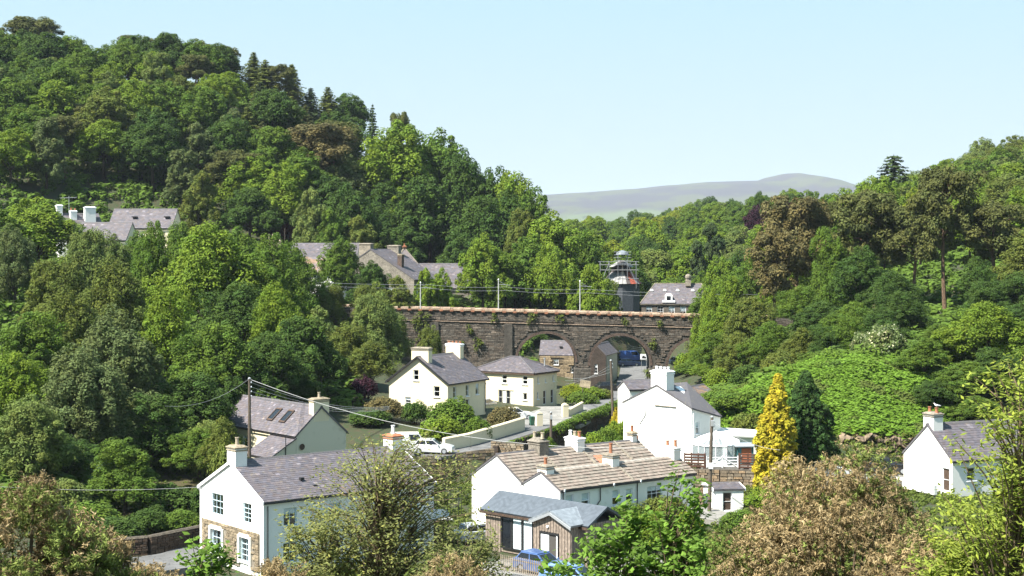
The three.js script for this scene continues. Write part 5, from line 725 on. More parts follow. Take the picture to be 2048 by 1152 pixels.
function pineTree(seed, o = {}) {     // bare leaning stem, flat rounded pads
  const r = mulberry(seed), H = 12, Lv = new Leaves(24000), g = new G(), bend = (r() - .5) * 2.2 + (o.bend ?? 0), st = (t) => V(Math.sin(t * 2.6) * bend * .5, H * t, Math.cos(t * 3) * .4 - .4), lowest = o.low ?? .48;
  g.tube([0, .2, .4, .6, .8, .93].map(st).map((v, i) => i ? v : v.setY(-1.2)), [.32, .26, .22, .18, .12, .05], 8);
  for (let k = 0; k < 22; k++) { const t = lowest + (1 - lowest) * Math.pow((k + .5) / 22, .85), a = k * 2.4 + r(), len = (o.R ?? 3.1) * (1.05 - .6 * Math.pow(Math.abs(t - .72) * 2.4, 2)) * (.35 + .7 * r()), s = st(Math.min(t, .92)), e = V(s.x + Math.cos(a) * len, s.y + .3 + r() * .9, s.z + Math.sin(a) * len); g.tube([s, s.clone().lerp(e, .5).add(V(0, .35, 0)), e], [.1, .07, .03], 5, false); for (let i = 0; i < 6; i++) clump(Lv, r, e.x + (r() - .5) * 2.2, e.y + (r() - .45) * 1.3, e.z + (r() - .5) * 2.2, .6 + .4 * r(), 120, .27, { flat: .85, long: 1.3, up: .45, patch: .45 }); }
  return { trunk: g.geo(), crown: Lv.geo() };
}
function shrubForm(seed, o = {}) {    // dome of clumps down to the ground, about 3 m
  const r = mulberry(seed), Lv = new Leaves(14000), g = new G(), n = o.n ?? 34, R = 1.7; for (let k = 0; k < 5; k++) { const a = k * 1.3; g.tube([V(0, -.4, 0), V(Math.cos(a) * .6, 1.0, Math.sin(a) * .6), V(Math.cos(a) * 1.1, 1.9, Math.sin(a) * 1.1)], [.07, .05, .02], 5, false); }
  for (let k = 0; k < n; k++) { const t = (k + .5) / n, b = 1 - t * 1.1, q = Math.sqrt(Math.max(0, 1 - b * b)), a = k * 2.399, s = .8 + .3 * r(); clump(Lv, r, Math.cos(a) * q * R * s, .9 + b * 1.55 * s, Math.sin(a) * q * R * s, .5 + .25 * r(), o.each ?? 150, o.size ?? .22, o.clump); } clump(Lv, r, 0, 1.3, 0, 1.2, 400, .3);
  return { trunk: g.geo(), crown: Lv.geo() };
}
function slimTree(seed, o = {}) {     // feathery upright tree
  return broadleaf(seed, { r: 3.5, lobes: 10, per: 16, each: 110, size: .25, low: .18, clump: { long: 1.5, patch: .35, flat: 1.15, up: .35 }, ...o });
}
const K = {
  broad: [1, 2, 3, 4, 5, 6].map((s) => broadleaf(s * 101, { lobes: 8 + s % 3, r: 4.5 + .3 * (s % 3) })), fine: [7, 8, 9].map((s) => broadleaf(s * 101, { lobes: 8, per: 18, each: 170, size: .25, r: 4.6, low: .2 })), slim: [10, 11].map((s) => slimTree(s * 101)),
  feather: [31, 32].map((s) => broadleaf(s * 77, { r: 4.6, lobes: 11, per: 18, each: 150, size: .21, low: .15, clump: { long: 1.7, patch: .3, flat: 1.25, up: .3 } })),
  spruce: [coniferTree(12, { R: 2.7, den: 24 }), coniferTree(13, { R: 2.5, pow: .9, den: 26 })], larch: [coniferTree(14, { R: 2.7, droop: .1, den: 20 }), coniferTree(15, { R: 2.9, droop: .15, den: 20, low: .2 })], pine: [pineTree(16), pineTree(17, { bend: 1 }), pineTree(18, { R: 3.6 })], shrub: [shrubForm(19), shrubForm(20), shrubForm(21, { n: 26 })], weep: [slimTree(2211, { r: 2.6, clump: { long: 2.2, up: .1, patch: .3 } })],
};
const RT = mulberry(303);
// stands a tree on the ground: foot at (x, d), overall height h and crown width w
const WIDE = { broad: 9.6, fine: 9.8, slim: 6.8, feather: 9.8, spruce: 4.8, larch: 4.8, pine: 7.4, shrub: 4.1, weep: 5.6 }, TALL = { shrub: 3.1, broad: 12.2, fine: 12.2, slim: 12.2, feather: 12.2 };
function plant(kind, leaf, x, d, h, w, name, label, category, group, y) {
  if (kind === 'slim' && w / h > .62) kind = 'feather';
  const set = K[kind], p = set[Math.floor(RT() * set.length)], t = thing(name, label, category, [x, y ?? ground(x, d), -d], RT() * 6.28, group), sy = h / (TALL[kind] ?? 12), sx = w / WIDE[kind];
  obj('trunk', p.trunk, kind === 'pine' ? pinebark : barkM, t); obj('crown', p.crown, LEAF[leaf], t); t.scale.set(sx, sy, sx * (.9 + .2 * RT())); return t;
}
const NAMES = { broad: 'broadleaf_tree', fine: 'leafy_broadleaf_tree', slim: 'slender_tree', spruce: 'spruce_tree', larch: 'larch_tree', pine: 'pine_tree', shrub: 'shrub', weep: 'weeping_tree' };  // fine is the broadleaf form with smaller leaves, no one species
const WORD = { fresh: 'bright green', mid: 'mid green', deep: 'deep green', olive: 'olive green', pale: 'pale grey green', yellow: 'yellow green', willow: 'grey green', blue: 'blue green', pine: 'brown green', rust: 'rusty brown', copper: 'dark purple', red: 'red', gold: 'golden yellow', spruce: 'dark', cypress: 'dark green', bank: 'fresh green', white: 'cream speckled' };
const kindWord = { broad: 'rounded broadleaf tree', fine: 'leafy broadleaf tree', slim: 'slender feathery tree', spruce: 'pointed spruce', larch: 'pointed larch', pine: 'bare stemmed pine', shrub: 'bushy shrub', weep: 'drooping weeping tree' };
function stand(kind, leaf, x, d, h, w, place, y) { const label = WORD[leaf] + ' ' + kindWord[kind] + ' ' + place; return plant(kind, leaf, x, d, h, w, NAMES[kind], label, kind === 'shrub' ? 'shrub' : 'tree', label + 's', y); }
// a tree whose top and width were measured on the photograph at a known distance
function measured(kind, leaf, px, topPy, d, wpx, place, up = 0) { const x = wx(px, d), y = ground(x, d) + up, h = Math.max(2, wy(topPy, d) - y); return stand(kind, leaf, x, d, h, wpx * d / FOCAL, place, y); }

// --- the wooded hill on the left
{
  const r = mulberry(404), place = 'on the wooded hillside';
  const pick = (px, d) => { const q = r(); if (px > 470 && px < 820 && d > 345) return q < .46 ? ['larch', r() < .7 ? 'olive' : 'pine'] : q < .58 ? ['pine', r() < .75 ? 'pine' : 'rust'] : q < .84 ? ['spruce', r() < .5 ? 'spruce' : 'olive'] : ['broad', 'deep']; if (px > 760 && d < 390) return ['broad', ['deep', 'mid', 'deep', 'fresh', 'olive', 'deep'][Math.floor(q * 6)]]; return q < .06 ? ['slim', 'willow'] : q < .12 ? ['pine', 'pine'] : q < .20 ? ['slim', 'pale'] : ['broad', ['deep', 'mid', 'fresh', 'olive', 'mid', 'deep', 'mid'][Math.floor(r() * 7)]]; };
  const ridge = [[-80, 432], [250, 432], [430, 434], [650, 424], [820, 402], [950, 374], [1080, 347]];
  const ridgeAt = (px) => { let k = 0; while (k < ridge.length - 2 && px > ridge[k + 1][0]) k++; const t = clamp((px - ridge[k][0]) / (ridge[k + 1][0] - ridge[k][0]), 0, 1); return lerp(ridge[k][1], ridge[k + 1][1], t); };
  for (let d = 300, row = 0; d < 442; d += 15, row++) for (let px = -60 + (row % 2) * 35; px < 1085; px += 74 * 330 / d) {
    const P = px + (r() - .5) * 46, D = d + (r() - .5) * 9, high = D > ridgeAt(P) - 22; if (D > ridgeAt(P) + 6) continue; if (D < 306 && P > 120 && P < 960) continue; if (P > 1000 && D < 318) continue;
    let [k, l] = pick(P, D); const s = high ? .84 + .22 * r() : .78 + .4 * r(); if (high && k === 'pine') [k, l] = P > 430 && r() < .4 ? ['larch', 'spruce'] : ['broad', 'deep']; const H = (k === 'larch' || k === 'spruce' ? 11.5 : k === 'pine' ? 12.5 : 13.2) * s, W = (k === 'broad' ? 12 : k === 'slim' ? 8 : k === 'pine' ? 9 : 7.6) * s; stand(k, l, wx(P, D), D, H, W, D > ridgeAt(P) - 24 ? 'along the crest of the wooded hill' : P > 820 ? 'on the end of the wooded hill above the viaduct' : P > 470 ? (D > 345 ? 'in the conifer belt of the wooded hill' : 'behind the grey roofed houses') : D < 330 ? 'behind the white upper house' : 'halfway up the wooded hill');
  }
  for (const [k, l, px, top, d, w] of [['broad', 'fresh', 790, 262, 338, 150], ['broad', 'mid', 880, 278, 345, 150], ['broad', 'deep', 930, 320, 338, 120], ['broad', 'deep', 860, 360, 322, 150], ['broad', 'deep', 985, 348, 338, 120], ['broad', 'fresh', 1025, 362, 334, 125], ['broad', 'mid', 1062, 388, 328, 120], ['broad', 'deep', 1010, 400, 322, 120], ['broad', 'deep', 960, 400, 318, 120], ['pine', 'rust', 640, 262, 335, 130], ['pine', 'pine', 60, 48, 432, 110], ['pine', 'pine', 270, 82, 436, 90], ['pine', 'pine', 440, 100, 436, 70], ['slim', 'olive', 400, 350, 300, 70], ['broad', 'fresh', 560, 330, 310, 130], ['pine', 'pine', 800, 238, 402, 45], ['larch', 'spruce', 745, 205, 410, 40], ['slim', 'mid', 660, 425, 296, 70], ['slim', 'olive', 720, 440, 297, 80], ['slim', 'pale', 620, 385, 300, 75], ['broad', 'deep', 500, 380, 303, 110], ['broad', 'deep', 700, 380, 306, 110]]) measured(k, l, px, top, d, w, place);
  measured('shrub', 'red', 575, 422, 312, 46, 'glowing among dark trees behind the houses');
}
// --- trees of the slope in front of the hill
for (const [k, l, px, top, d, w] of [['broad', 'fresh', 75, 400, 238, 170], ['slim', 'pale', 225, 480, 228, 100], ['broad', 'mid', -20, 430, 225, 140], ['slim', 'willow', 30, 470, 205, 110], ['slim', 'pale', 175, 458, 214, 120], ['slim', 'olive', 110, 520, 190, 150], ['fine', 'mid', 305, 455, 205, 100], ['fine', 'fresh', 430, 440, 200, 230], ['fine', 'mid', 540, 480, 205, 150], ['fine', 'deep', 480, 560, 190, 180], ['fine', 'fresh', 560, 560, 185, 130], ['slim', 'olive', 230, 540, 185, 150], ['broad', 'deep', 600, 640, 176, 140], ['fine', 'fresh', 330, 590, 172, 150], ['fine', 'mid', 430, 640, 165, 190], ['fine', 'deep', 530, 660, 168, 160], ['slim', 'olive', 140, 600, 168, 170], ['slim', 'willow', 240, 650, 150, 210], ['fine', 'mid', 60, 640, 158, 170], ['fine', 'deep', 380, 740, 152, 200], ['slim', 'willow', 170, 720, 140, 210], ['fine', 'fresh', 30, 700, 142, 150], ['fine', 'deep', 300, 800, 143, 180], ['slim', 'pale', 60, 800, 128, 170], ['fine', 'mid', 250, 890, 126, 150], ['fine', 'deep', 130, 870, 133, 160], ['fine', 'mid', 400, 850, 140, 140], ['slim', 'pale', 640, 620, 200, 80], ['slim', 'pale', 745, 590, 216, 120], ['slim', 'olive', 700, 650, 195, 120], ['slim', 'pale', 780, 620, 222, 90], ['broad', 'mid', 680, 485, 262, 85], ['broad', 'deep', 745, 530, 258, 80], ['slim', 'olive', 660, 570, 240, 90], ['slim', 'olive', 740, 570, 240, 110], ['slim', 'fresh', 850, 545, 250, 60], ['broad', 'fresh', 880, 545, 252, 70], ['slim', 'olive', 800, 560, 246, 70], ['fine', 'mid', 650, 700, 190, 110], ['fine', 'deep', 600, 740, 172, 90], ['slim', 'olive', 740, 690, 192, 120], ['fine', 'deep', 560, 700, 180, 130], ['broad', 'deep', 460, 760, 160, 110], ['fine', 'olive', 450, 830, 135, 90], ['slim', 'olive', 860, 655, 236, 60], ['fine', 'mid', 590, 480, 236, 120], ['fine', 'mid', 365, 440, 232, 110], ['broad', 'mid', 480, 470, 240, 130], ['broad', 'mid', 280, 470, 240, 90]]) measured(k, l, px, top, d, w, px < 250 ? 'below the three chimney house' : px < 620 ? 'on the slope above the skylight house' : 'between the grey roofed houses and the viaduct end');
for (const [k, l, px, top, d, w] of [['shrub', 'copper', 725, 750, 182, 60], ['shrub', 'rust', 770, 790, 172, 80], ['shrub', 'copper', 700, 690, 200, 40], ['shrub', 'deep', 830, 800, 171, 60], ['shrub', 'mid', 905, 790, 165, 105], ['shrub', 'fresh', 880, 830, 160, 90], ['shrub', 'mid', 955, 830, 162.5, 60], ['shrub', 'rust', 1010, 808, 172.5, 70], ['shrub', 'deep', 740, 820, 168, 90]]) measured(k, l, px, top, d, w, 'in the garden of the cream gabled house');
for (const [px, top, d, w, l] of [[420, 830, 141, 100, 'pale'], [460, 870, 131, 80, 'olive'], [300, 1010, 121, 90, 'deep'], [360, 1020, 121.5, 80, 'mid'], [230, 1030, 117, 110, 'deep'], [330, 960, 127, 120, 'deep'], [420, 950, 126, 90, 'deep'], [180, 1000, 119, 120, 'mid'], [130, 950, 123, 110, 'pale']]) measured('shrub', l, px, top, d, w, 'behind the roadside wall');
// --- trees around the viaduct
for (const [k, l, px, top, d, w] of [['broad', 'fresh', 965, 480, 272, 100], ['broad', 'mid', 1060, 485, 282, 130], ['broad', 'fresh', 1100, 495, 276, 90], ['broad', 'mid', 1010, 510, 276, 120], ['broad', 'fresh', 1185, 535, 272, 80], ['broad', 'fresh', 1100, 440, 305, 140], ['broad', 'olive', 1040, 425, 315, 70], ['broad', 'mid', 1170, 470, 315, 90], ['slim', 'pale', 1222, 565, 283, 45], ['broad', 'deep', 1030, 540, 290, 120], ['broad', 'deep', 1110, 540, 290, 120], ['broad', 'deep', 900, 590, 272, 90], ['broad', 'deep', 1050, 620, 278, 130], ['broad', 'deep', 1140, 600, 296, 110], ['shrub', 'deep', 1060, 690, 270, 70], ['shrub', 'deep', 1310, 690, 300, 120]]) measured(k, l, px, top, d, w, 'behind the viaduct');
// --- woods up the valley
{
  const r = mulberry(505), place = 'in the wood up the valley';
  for (let d = 330, row = 0; d < 720; d += 26 + row * 5, row++) for (let px = 1085 + (row % 2) * 26; px < 1680; px += 58 * 380 / d + 10) { const P = px + (r() - .5) * 34, D = d + (r() - .5) * 12; if (P < 1130 && D < 420) continue; if (P > 1590 && D > 430) continue; const s = .85 + .4 * r(), q = r(), l = q < .34 ? 'fresh' : q < .62 ? 'mid' : q < .74 ? 'yellow' : q < .86 ? 'deep' : 'pale'; if (D < 372 && P < 1290 && P > 1190) continue; stand('broad', l, wx(P, D), D, 12.5 * s, 11 * s, place); }
  for (const [k, l, px, top, d, w] of [['broad', 'copper', 1515, 418, 400, 72], ['weep', 'spruce', 1425, 455, 330, 60], ['weep', 'spruce', 1395, 490, 322, 45], ['broad', 'fresh', 1320, 512, 330, 100], ['broad', 'fresh', 1300, 445, 430, 100], ['broad', 'deep', 1525, 395, 430, 55], ['broad', 'mid', 1610, 386, 410, 90], ['broad', 'copper', 1575, 408, 402, 40], ['broad', 'mid', 1260, 500, 318, 80], ['broad', 'deep', 1270, 540, 312, 70], ['broad', 'mid', 1350, 560, 316, 90], ['broad', 'fresh', 1440, 520, 300, 80], ['broad', 'mid', 1400, 545, 310, 60]]) measured(k, l, px, top, d, w, place);
  for (let i = 0; i < 16; i++) { const px = 1130 + i * 26 + r() * 14, d = 800 + r() * 160; stand('broad', r() < .5 ? 'deep' : 'mid', wx(px, d), d, 13 + 4 * r() , 13, 'far up the valley below the moor', 26 + (px - 1130) * .045); }
}
// --- wooded right side
{
  const r = mulberry(606), place = 'on the right hand hill';
  for (let d = 296, row = 0; d < 450; d += 19, row++) for (let px = 1620 + (row % 2) * 34; px < 2090; px += 70 * 330 / d) { const P = px + (r() - .5) * 40, D = d + (r() - .5) * 10, s = .8 + .4 * r(), q = r(); if (P < 1765 && D > 366) continue; stand(q < .1 ? 'slim' : 'broad', q < .3 ? 'fresh' : q < .5 ? 'mid' : q < .65 ? 'deep' : q < .85 ? 'olive' : 'pale', wx(P, D), D, 12 * s, 11.5 * s, 'on the far side of the valley'); }
  for (const [k, l, px, top, d, w] of [['broad', 'copper', 1990, 338, 372, 68], ['broad', 'fresh', 1690, 385, 345, 95], ['broad', 'mid', 1655, 396, 352, 85], ['broad', 'fresh', 1738, 366, 342, 95], ['broad', 'deep', 1840, 365, 340, 60], ['broad', 'fresh', 1760, 358, 335, 110]]) measured(k, l, px, top, d, w, 'standing out on the far side of the valley'); K.cedar = [coniferTree(44, { R: 3.4, pow: .5, den: 26, droop: .12 })]; WIDE.cedar = 6.8; NAMES.cedar = 'cedar_tree'; kindWord.cedar = 'spreading conifer'; measured('cedar', 'spruce', 1787, 306, 372, 105, 'rising above the far hill');
  const near = 'on the steep bank right of the viaduct';
  for (const [k, l, px, top, d, w] of [['pine', 'rust', 1592, 415, 232, 125], ['pine', 'rust', 1545, 480, 226, 100], ['pine', 'pine', 1640, 420, 238, 90], ['pine', 'pine', 1750, 405, 226, 140], ['pine', 'pine', 1892, 362, 214, 120], ['pine', 'pine', 2000, 425, 212, 130], ['pine', 'pine', 1825, 430, 222, 110], ['broad', 'mid', 1700, 440, 240, 110], ['broad', 'fresh', 1940, 400, 250, 100], ['broad', 'fresh', 2050, 380, 262, 110], ['broad', 'yellow', 1840, 385, 270, 90],
    ['fine', 'fresh', 1460, 560, 240, 90], ['fine', 'mid', 1500, 520, 250, 100], ['fine', 'fresh', 1560, 520, 245, 90], ['broad', 'yellow', 1540, 470, 280, 80], ['broad', 'fresh', 1690, 420, 270, 110], ['broad', 'yellow', 2020, 385, 300, 120], ['fine', 'mid', 1660, 470, 222, 110], ['fine', 'deep', 1720, 500, 208, 120], ['fine', 'deep', 1790, 540, 200, 120], ['fine', 'mid', 1600, 570, 205, 110], ['fine', 'olive', 1500, 590, 200, 120], ['fine', 'fresh', 1440, 620, 222, 90], ['fine', 'mid', 1430, 670, 205, 80], ['fine', 'olive', 1470, 660, 188, 90], ['fine', 'mid', 1550, 640, 182, 110], ['fine', 'deep', 1640, 600, 190, 120], ['fine', 'mid', 1700, 600, 182, 110], ['fine', 'deep', 1760, 620, 178, 110], ['fine', 'olive', 1600, 660, 172, 90], ['fine', 'deep', 1825, 600, 190, 80], ['fine', 'deep', 1975, 570, 195, 110], ['fine', 'fresh', 1905, 665, 160, 130], ['fine', 'fresh', 1980, 600, 158, 170], ['fine', 'mid', 1850, 680, 153, 110], ['fine', 'mid', 1930, 720, 148, 140], ['fine', 'deep', 1990, 700, 150, 140], ['fine', 'deep', 1870, 760, 146, 100], ['fine', 'mid', 1960, 790, 143, 120], ['fine', 'mid', 1700, 640, 172, 90], ['fine', 'deep', 1650, 660, 170, 80], ['slim', 'fresh', 1400, 690, 230, 60], ['fine', 'fresh', 1405, 730, 200, 70], ['shrub', 'mid', 1385, 745, 212, 70], ['shrub', 'fresh', 1440, 730, 185, 80], ['shrub', 'deep', 1500, 725, 172, 90], ['shrub', 'olive', 1560, 700, 168, 80], ['shrub', 'mid', 1640, 700, 164, 80], ['fine', 'deep', 1960, 520, 206, 90], ['fine', 'deep', 2030, 540, 200, 130], ['fine', 'deep', 1800, 580, 190, 110], ['fine', 'mid', 1880, 650, 176, 90], ['fine', 'deep', 2060, 600, 178, 120], ['fine', 'olive', 2060, 470, 205, 160], ['fine', 'fresh', 1425, 585, 231, 90], ['fine', 'fresh', 1400, 655, 233, 50], ['shrub', 'fresh', 1375, 700, 235, 55], ['shrub', 'mid', 1395, 720, 230, 60], ['broad', 'mid', 1420, 580, 262, 70], ['fine', 'fresh', 1480, 570, 262, 90]]) measured(k, l, px, top, d, w, px < 1520 ? 'beside the overgrown end of the viaduct' : px < 1690 ? 'above the brown roofed house' : px < 1850 ? 'along the top of the green bank' : 'on the bank behind the white cottage');
  K.bloom = [shrubForm(55, { clump: { warm: (r) => r() < .12 ? [4, 3, 6] : [1, 1, 1] } })]; WIDE.bloom = 4.1; TALL.bloom = 3.1; NAMES.bloom = 'flowering_shrub'; kindWord.bloom = 'flowering shrub';
  measured('bloom', 'white', 1770, 645, 160, 90, 'with cream blossom on the upper bank'); measured('bloom', 'white', 1725, 660, 162, 50, 'with cream blossom on the upper bank');
  for (const [px, top, d, w, l] of [[1465, 810, 150, 90, 'mid'], [1500, 820, 147, 80, 'olive'], [1545, 860, 142, 60, 'mid'], [1435, 790, 158, 70, 'mid']]) measured('shrub', l, px, top, d, w, 'beside the brown roofed house');
  for (const [px, top, d, w, l] of [[1180, 770, 212, 60, 'fresh'], [1150, 765, 216, 60, 'yellow'], [1200, 775, 214, 50, 'olive'], [1165, 790, 205, 70, 'mid']]) measured('shrub', l, px, top, d, w, 'in the corner before the arch pier');
  for (const [px, top, d, w, l] of [[1240, 835, 158, 60, 'fresh'], [1215, 850, 155, 60, 'mid'], [1190, 860, 152, 60, 'fresh'], [1155, 860, 150, 50, 'mid'], [1238, 815, 163, 40, 'gold'], [1100, 868, 151, 40, 'mid']]) measured('shrub', l, px, top, d, w, 'below the hedge wall');
  for (const [px, top, d, w, l] of [[1330, 985, 122, 110, 'olive'], [1250, 1000, 119, 90, 'mid'], [1370, 1020, 117, 70, 'yellow'], [1480, 1030, 116, 90, 'mid'], [1530, 990, 124, 80, 'fresh'], [1600, 985, 122, 90, 'mid'], [1550, 1060, 110, 110, 'mid'], [1640, 1000, 118, 90, 'deep'], [1290, 1020, 114, 100, 'fresh'], [1600, 950, 127, 70, 'deep']]) measured('shrub', l, px, top, d, w, 'in the garden below the terrace');
}
// --- hedge on the retaining wall: one clipped mass
{
  const r = mulberry(707), Lv = new Leaves(26000), path = [[1000, 155], [1060, 162], [1117, 171], [1190, 186], [1249, 202]]; for (let k = 0; k < 95; k++) { const t = k / 94 * 3.999, i = Math.floor(t), f = t - i, px = lerp(path[i][0], path[i + 1][0], f), d = lerp(path[i][1], path[i + 1][1], f), big = smooth(.25, .7, k / 94); clump(Lv, r, wx(px, d) + .25 + (r() - .4) * .5, 2.95 + big * .1 + r() * .3 * big, -d, .2 + .3 * big * (.6 + .8 * r()), Math.round(50 + 90 * big), .19); if (big > .4 && r() < .6) clump(Lv, r, wx(px, d) + .8, 2.6 + r() * .6, -d, .3 + .35 * r(), 70, .2); }
  const t = thing('hedge', 'overgrown green hedge hanging over the lane retaining wall', 'hedge'); obj('foliage', Lv.geo(), LEAF.mid, t);
}
// --- the two conifers beside the terrace
{
  const build = (seed, H, R, n, size, lean) => { const r = mulberry(seed), Lv = new Leaves(60000); for (let k = 0; k < n; k++) { const t = Math.pow((k + .5) / n, 1.25), y = H * (.02 + .96 * t), w = R * Math.pow(Math.sin(Math.PI * clamp(.2 + .8 * t, 0, 1)), .9) * (1 - .3 * t), a = k * 2.399, s = .58 + .62 * r(); clump(Lv, r, Math.cos(a) * w * s + lean * t, y, Math.sin(a) * w * s, (.3 + .3 * r()) * (1 - t * .4), 100, size, { flat: 1.25, up: .35, long: 1.5, patch: .45 }); if (k % 4 === 0) clump(Lv, r, Math.cos(a) * w * .5 + lean * t, y, Math.sin(a) * w * .5, .7 * (1 - t * .6), 90, size * 1.3); } const g = new G(); g.tube([V(0, -1, 0), V(lean * .4, H * .5, 0), V(lean, H * .95, 0)], [.22, .12, .02], 7); return { trunk: g.geo(), crown: Lv.geo() }; };
  const a = build(1, 10.0, 1.6, 210, .24, .5), b = build(2, 9.3, 2.35, 330, .2, -.2);
  const t = thing('golden_conifer', 'tall golden yellow conifer beside the white extension', 'tree', [wx(1545, 128.5), 2.2, -128.5]); obj('trunk', a.trunk, barkM, t); obj('crown', a.crown, LEAF.gold, t);
  const s = thing('dark_conifer', 'broad dark green conifer behind the golden conifer', 'tree', [wx(1616, 132.5), 2.9, -132.5]); obj('trunk', b.trunk, barkM, s); obj('crown', b.crown, LEAF.cypress, s);
}
// --- bracken and nettles covering the open bank; undergrowth of the woods; ivy and weeds on the viaduct
function scatter(name, label, category, geo, m, list) {
  const im = new THREE.InstancedMesh(geo, m, list.length), q = new THREE.Object3D(); list.forEach(([x, y, z, s, a, sy], i) => { q.position.set(x, y, z); q.rotation.set(0, a, 0); q.scale.set(s, sy ?? s, s); q.updateMatrix(); im.setMatrixAt(i, q.matrix); }); im.name = numbered(name); im.castShadow = im.receiveShadow = true; scene.add(im); return tag(im, label, category, null, 'stuff');
}
{
  const r = mulberry(808), tuft = (seed, n, R, size, o) => { const Lv = new Leaves(n), q = mulberry(seed); clump(Lv, q, 0, .25, 0, R, n, size, o); return Lv.geo(); };
  const bank = [], under = [];
  const bank2 = [], bank3 = [], tall = [];
  for (let k = 0; k < 15000; k++) { const px = 1425 + r() * 480, d = 138 + r() * 32, x = wx(px, d), y = ground(x, d); if (px < 1500 && d < 146) continue; if (px > 1560 && d < 139.6) continue; const n = fbm(x * .22, 4, d * .22, 4), m = fbm(x * .5 + 30, 8, d * .5, 3), p = [x, y, -d, (.6 + .55 * r()) * (1 + .8 * Math.max(0, n * 2)), r() * 6.28]; if (m > .3) bank3.push(p); else if (n < -.2 + .1 * (r() - .5)) bank2.push(p); else bank.push(p); if (r() < .004 && n > 0) tall.push([x, y, -d, 1.1 + 1.0 * r(), r() * 6.28]); }
  scatter('bank_vegetation', 'bright green bracken and nettles covering the open bank', 'undergrowth', tuft(1, 46, .55, .26, { up: .9, long: 1.4, patch: 0 }), LEAF.bank, bank);
  scatter('bank_grass', 'olive grass patches among the bracken of the open bank', 'undergrowth', tuft(6, 40, .5, .3, { up: .3, long: 2.2, patch: 0 }), LEAF.olive, bank2);
  scatter('bank_brambles', 'darker bramble patches on the open bank', 'undergrowth', tuft(7, 46, .6, .22, { up: .6, patch: 0 }), LEAF.mid, bank3);
  scatter('bank_bushes', 'small scrub bushes scattered over the open bank', 'undergrowth', tuft(8, 160, .8, .22, { up: .5, patch: 0 }), LEAF.mid, tall);
  for (let k = 0; k < 9000; k++) { const left = r() < .62, px = left ? -80 + r() * 1150 : 1400 + r() * 900, d = left ? 122 + r() * 300 : 160 + r() * 260, x = wx(px, d), y = ground(x, d); if (px > 440 && d < 250 && px < 1150 && !(d > 175 && px < 720)) continue; if (px < 470 && d < 145 && (d < 121 || px > 220)) continue; under.push([x, y - .1, -d, 1.3 + 1.6 * r(), r() * 6.28]); }
  scatter('undergrowth', 'green undergrowth beneath the trees of both slopes', 'undergrowth', tuft(2, 60, .6, .32, { patch: 0 }), LEAF.mid, under);
  const grass = []; for (let k = 0; k < 12000; k++) { const px = 200 + r() * 2300, d = 88 + r() * 60, x = wx(px, d); grass.push([x, ground(x, d) - .05, -d, .35 + .4 * r(), r() * 6.28]); }
  scatter('rough_grass', 'rough green grass and weeds around the yards and gardens', 'grass', tuft(3, 24, .5, .3, { up: .2, long: 2, patch: 0 }), LEAF.olive, grass.filter(([x, y, z]) => { const d = -z; return !(x > -6 && x < 12 && d < 116) && !(x < -17 && d < 119); }));
  const ivy = []; for (const [px, py, R, n] of [[845, 650, 1.6, 30], [850, 690, 1.5, 30], [955, 690, .8, 10], [990, 640, .5, 5], [1062, 642, .8, 9], [1120, 640, .5, 6], [1305, 690, .6, 8], [1295, 750, .5, 8], [1320, 650, .4, 4], [940, 660, .5, 6], [1390, 640, .9, 14], [1400, 660, 1.2, 20], [1380, 690, .9, 14], [1250, 645, .4, 4], [920, 690, .5, 6]]) for (let k = 0; k < n; k++) { const d = 239.75 - r() * .2, a = r() * 6.28, q = R * Math.sqrt(r()); ivy.push([wx(px, 239.9) + Math.cos(a) * q, wy(py, 239.9) + Math.sin(a) * q * 1.2, -d, .5 + .5 * r(), r() * 6.28]); }
  scatter('wall_ivy', 'tufts of ivy and weeds rooted in the viaduct face', 'ivy', tuft(4, 40, .5, .24, { patch: 0 }), LEAF.olive, ivy);
  const rockw = []; for (let k = 0; k < 130; k++) { const px = 1570 + r() * 320, v = r(); rockw.push([wx(px, 137), 2.9 + v * 3.2, -(137.2 + v * 2.2), .4 + .5 * r(), r() * 6.28]); }
  scatter('rock_weeds', 'weeds and ivy hanging over the rock face', 'ivy', tuft(5, 36, .5, .24, { patch: 0 }), LEAF.olive, rockw);
}
for (const [px, d, h, w, l] of [[2150, 150, 9, 9, 'mid'], [2230, 140, 8, 9, 'deep'], [2180, 165, 10, 10, 'fresh'], [2300, 155, 10, 10, 'mid'], [2260, 175, 10, 10, 'deep']]) stand('fine', l, wx(px, d), d, h, w, 'on the bank beyond the white cottage');
const orange = measured('shrub', 'rust', 592, 515, 268, 40, 'climbing over the wall below the long grey roof');

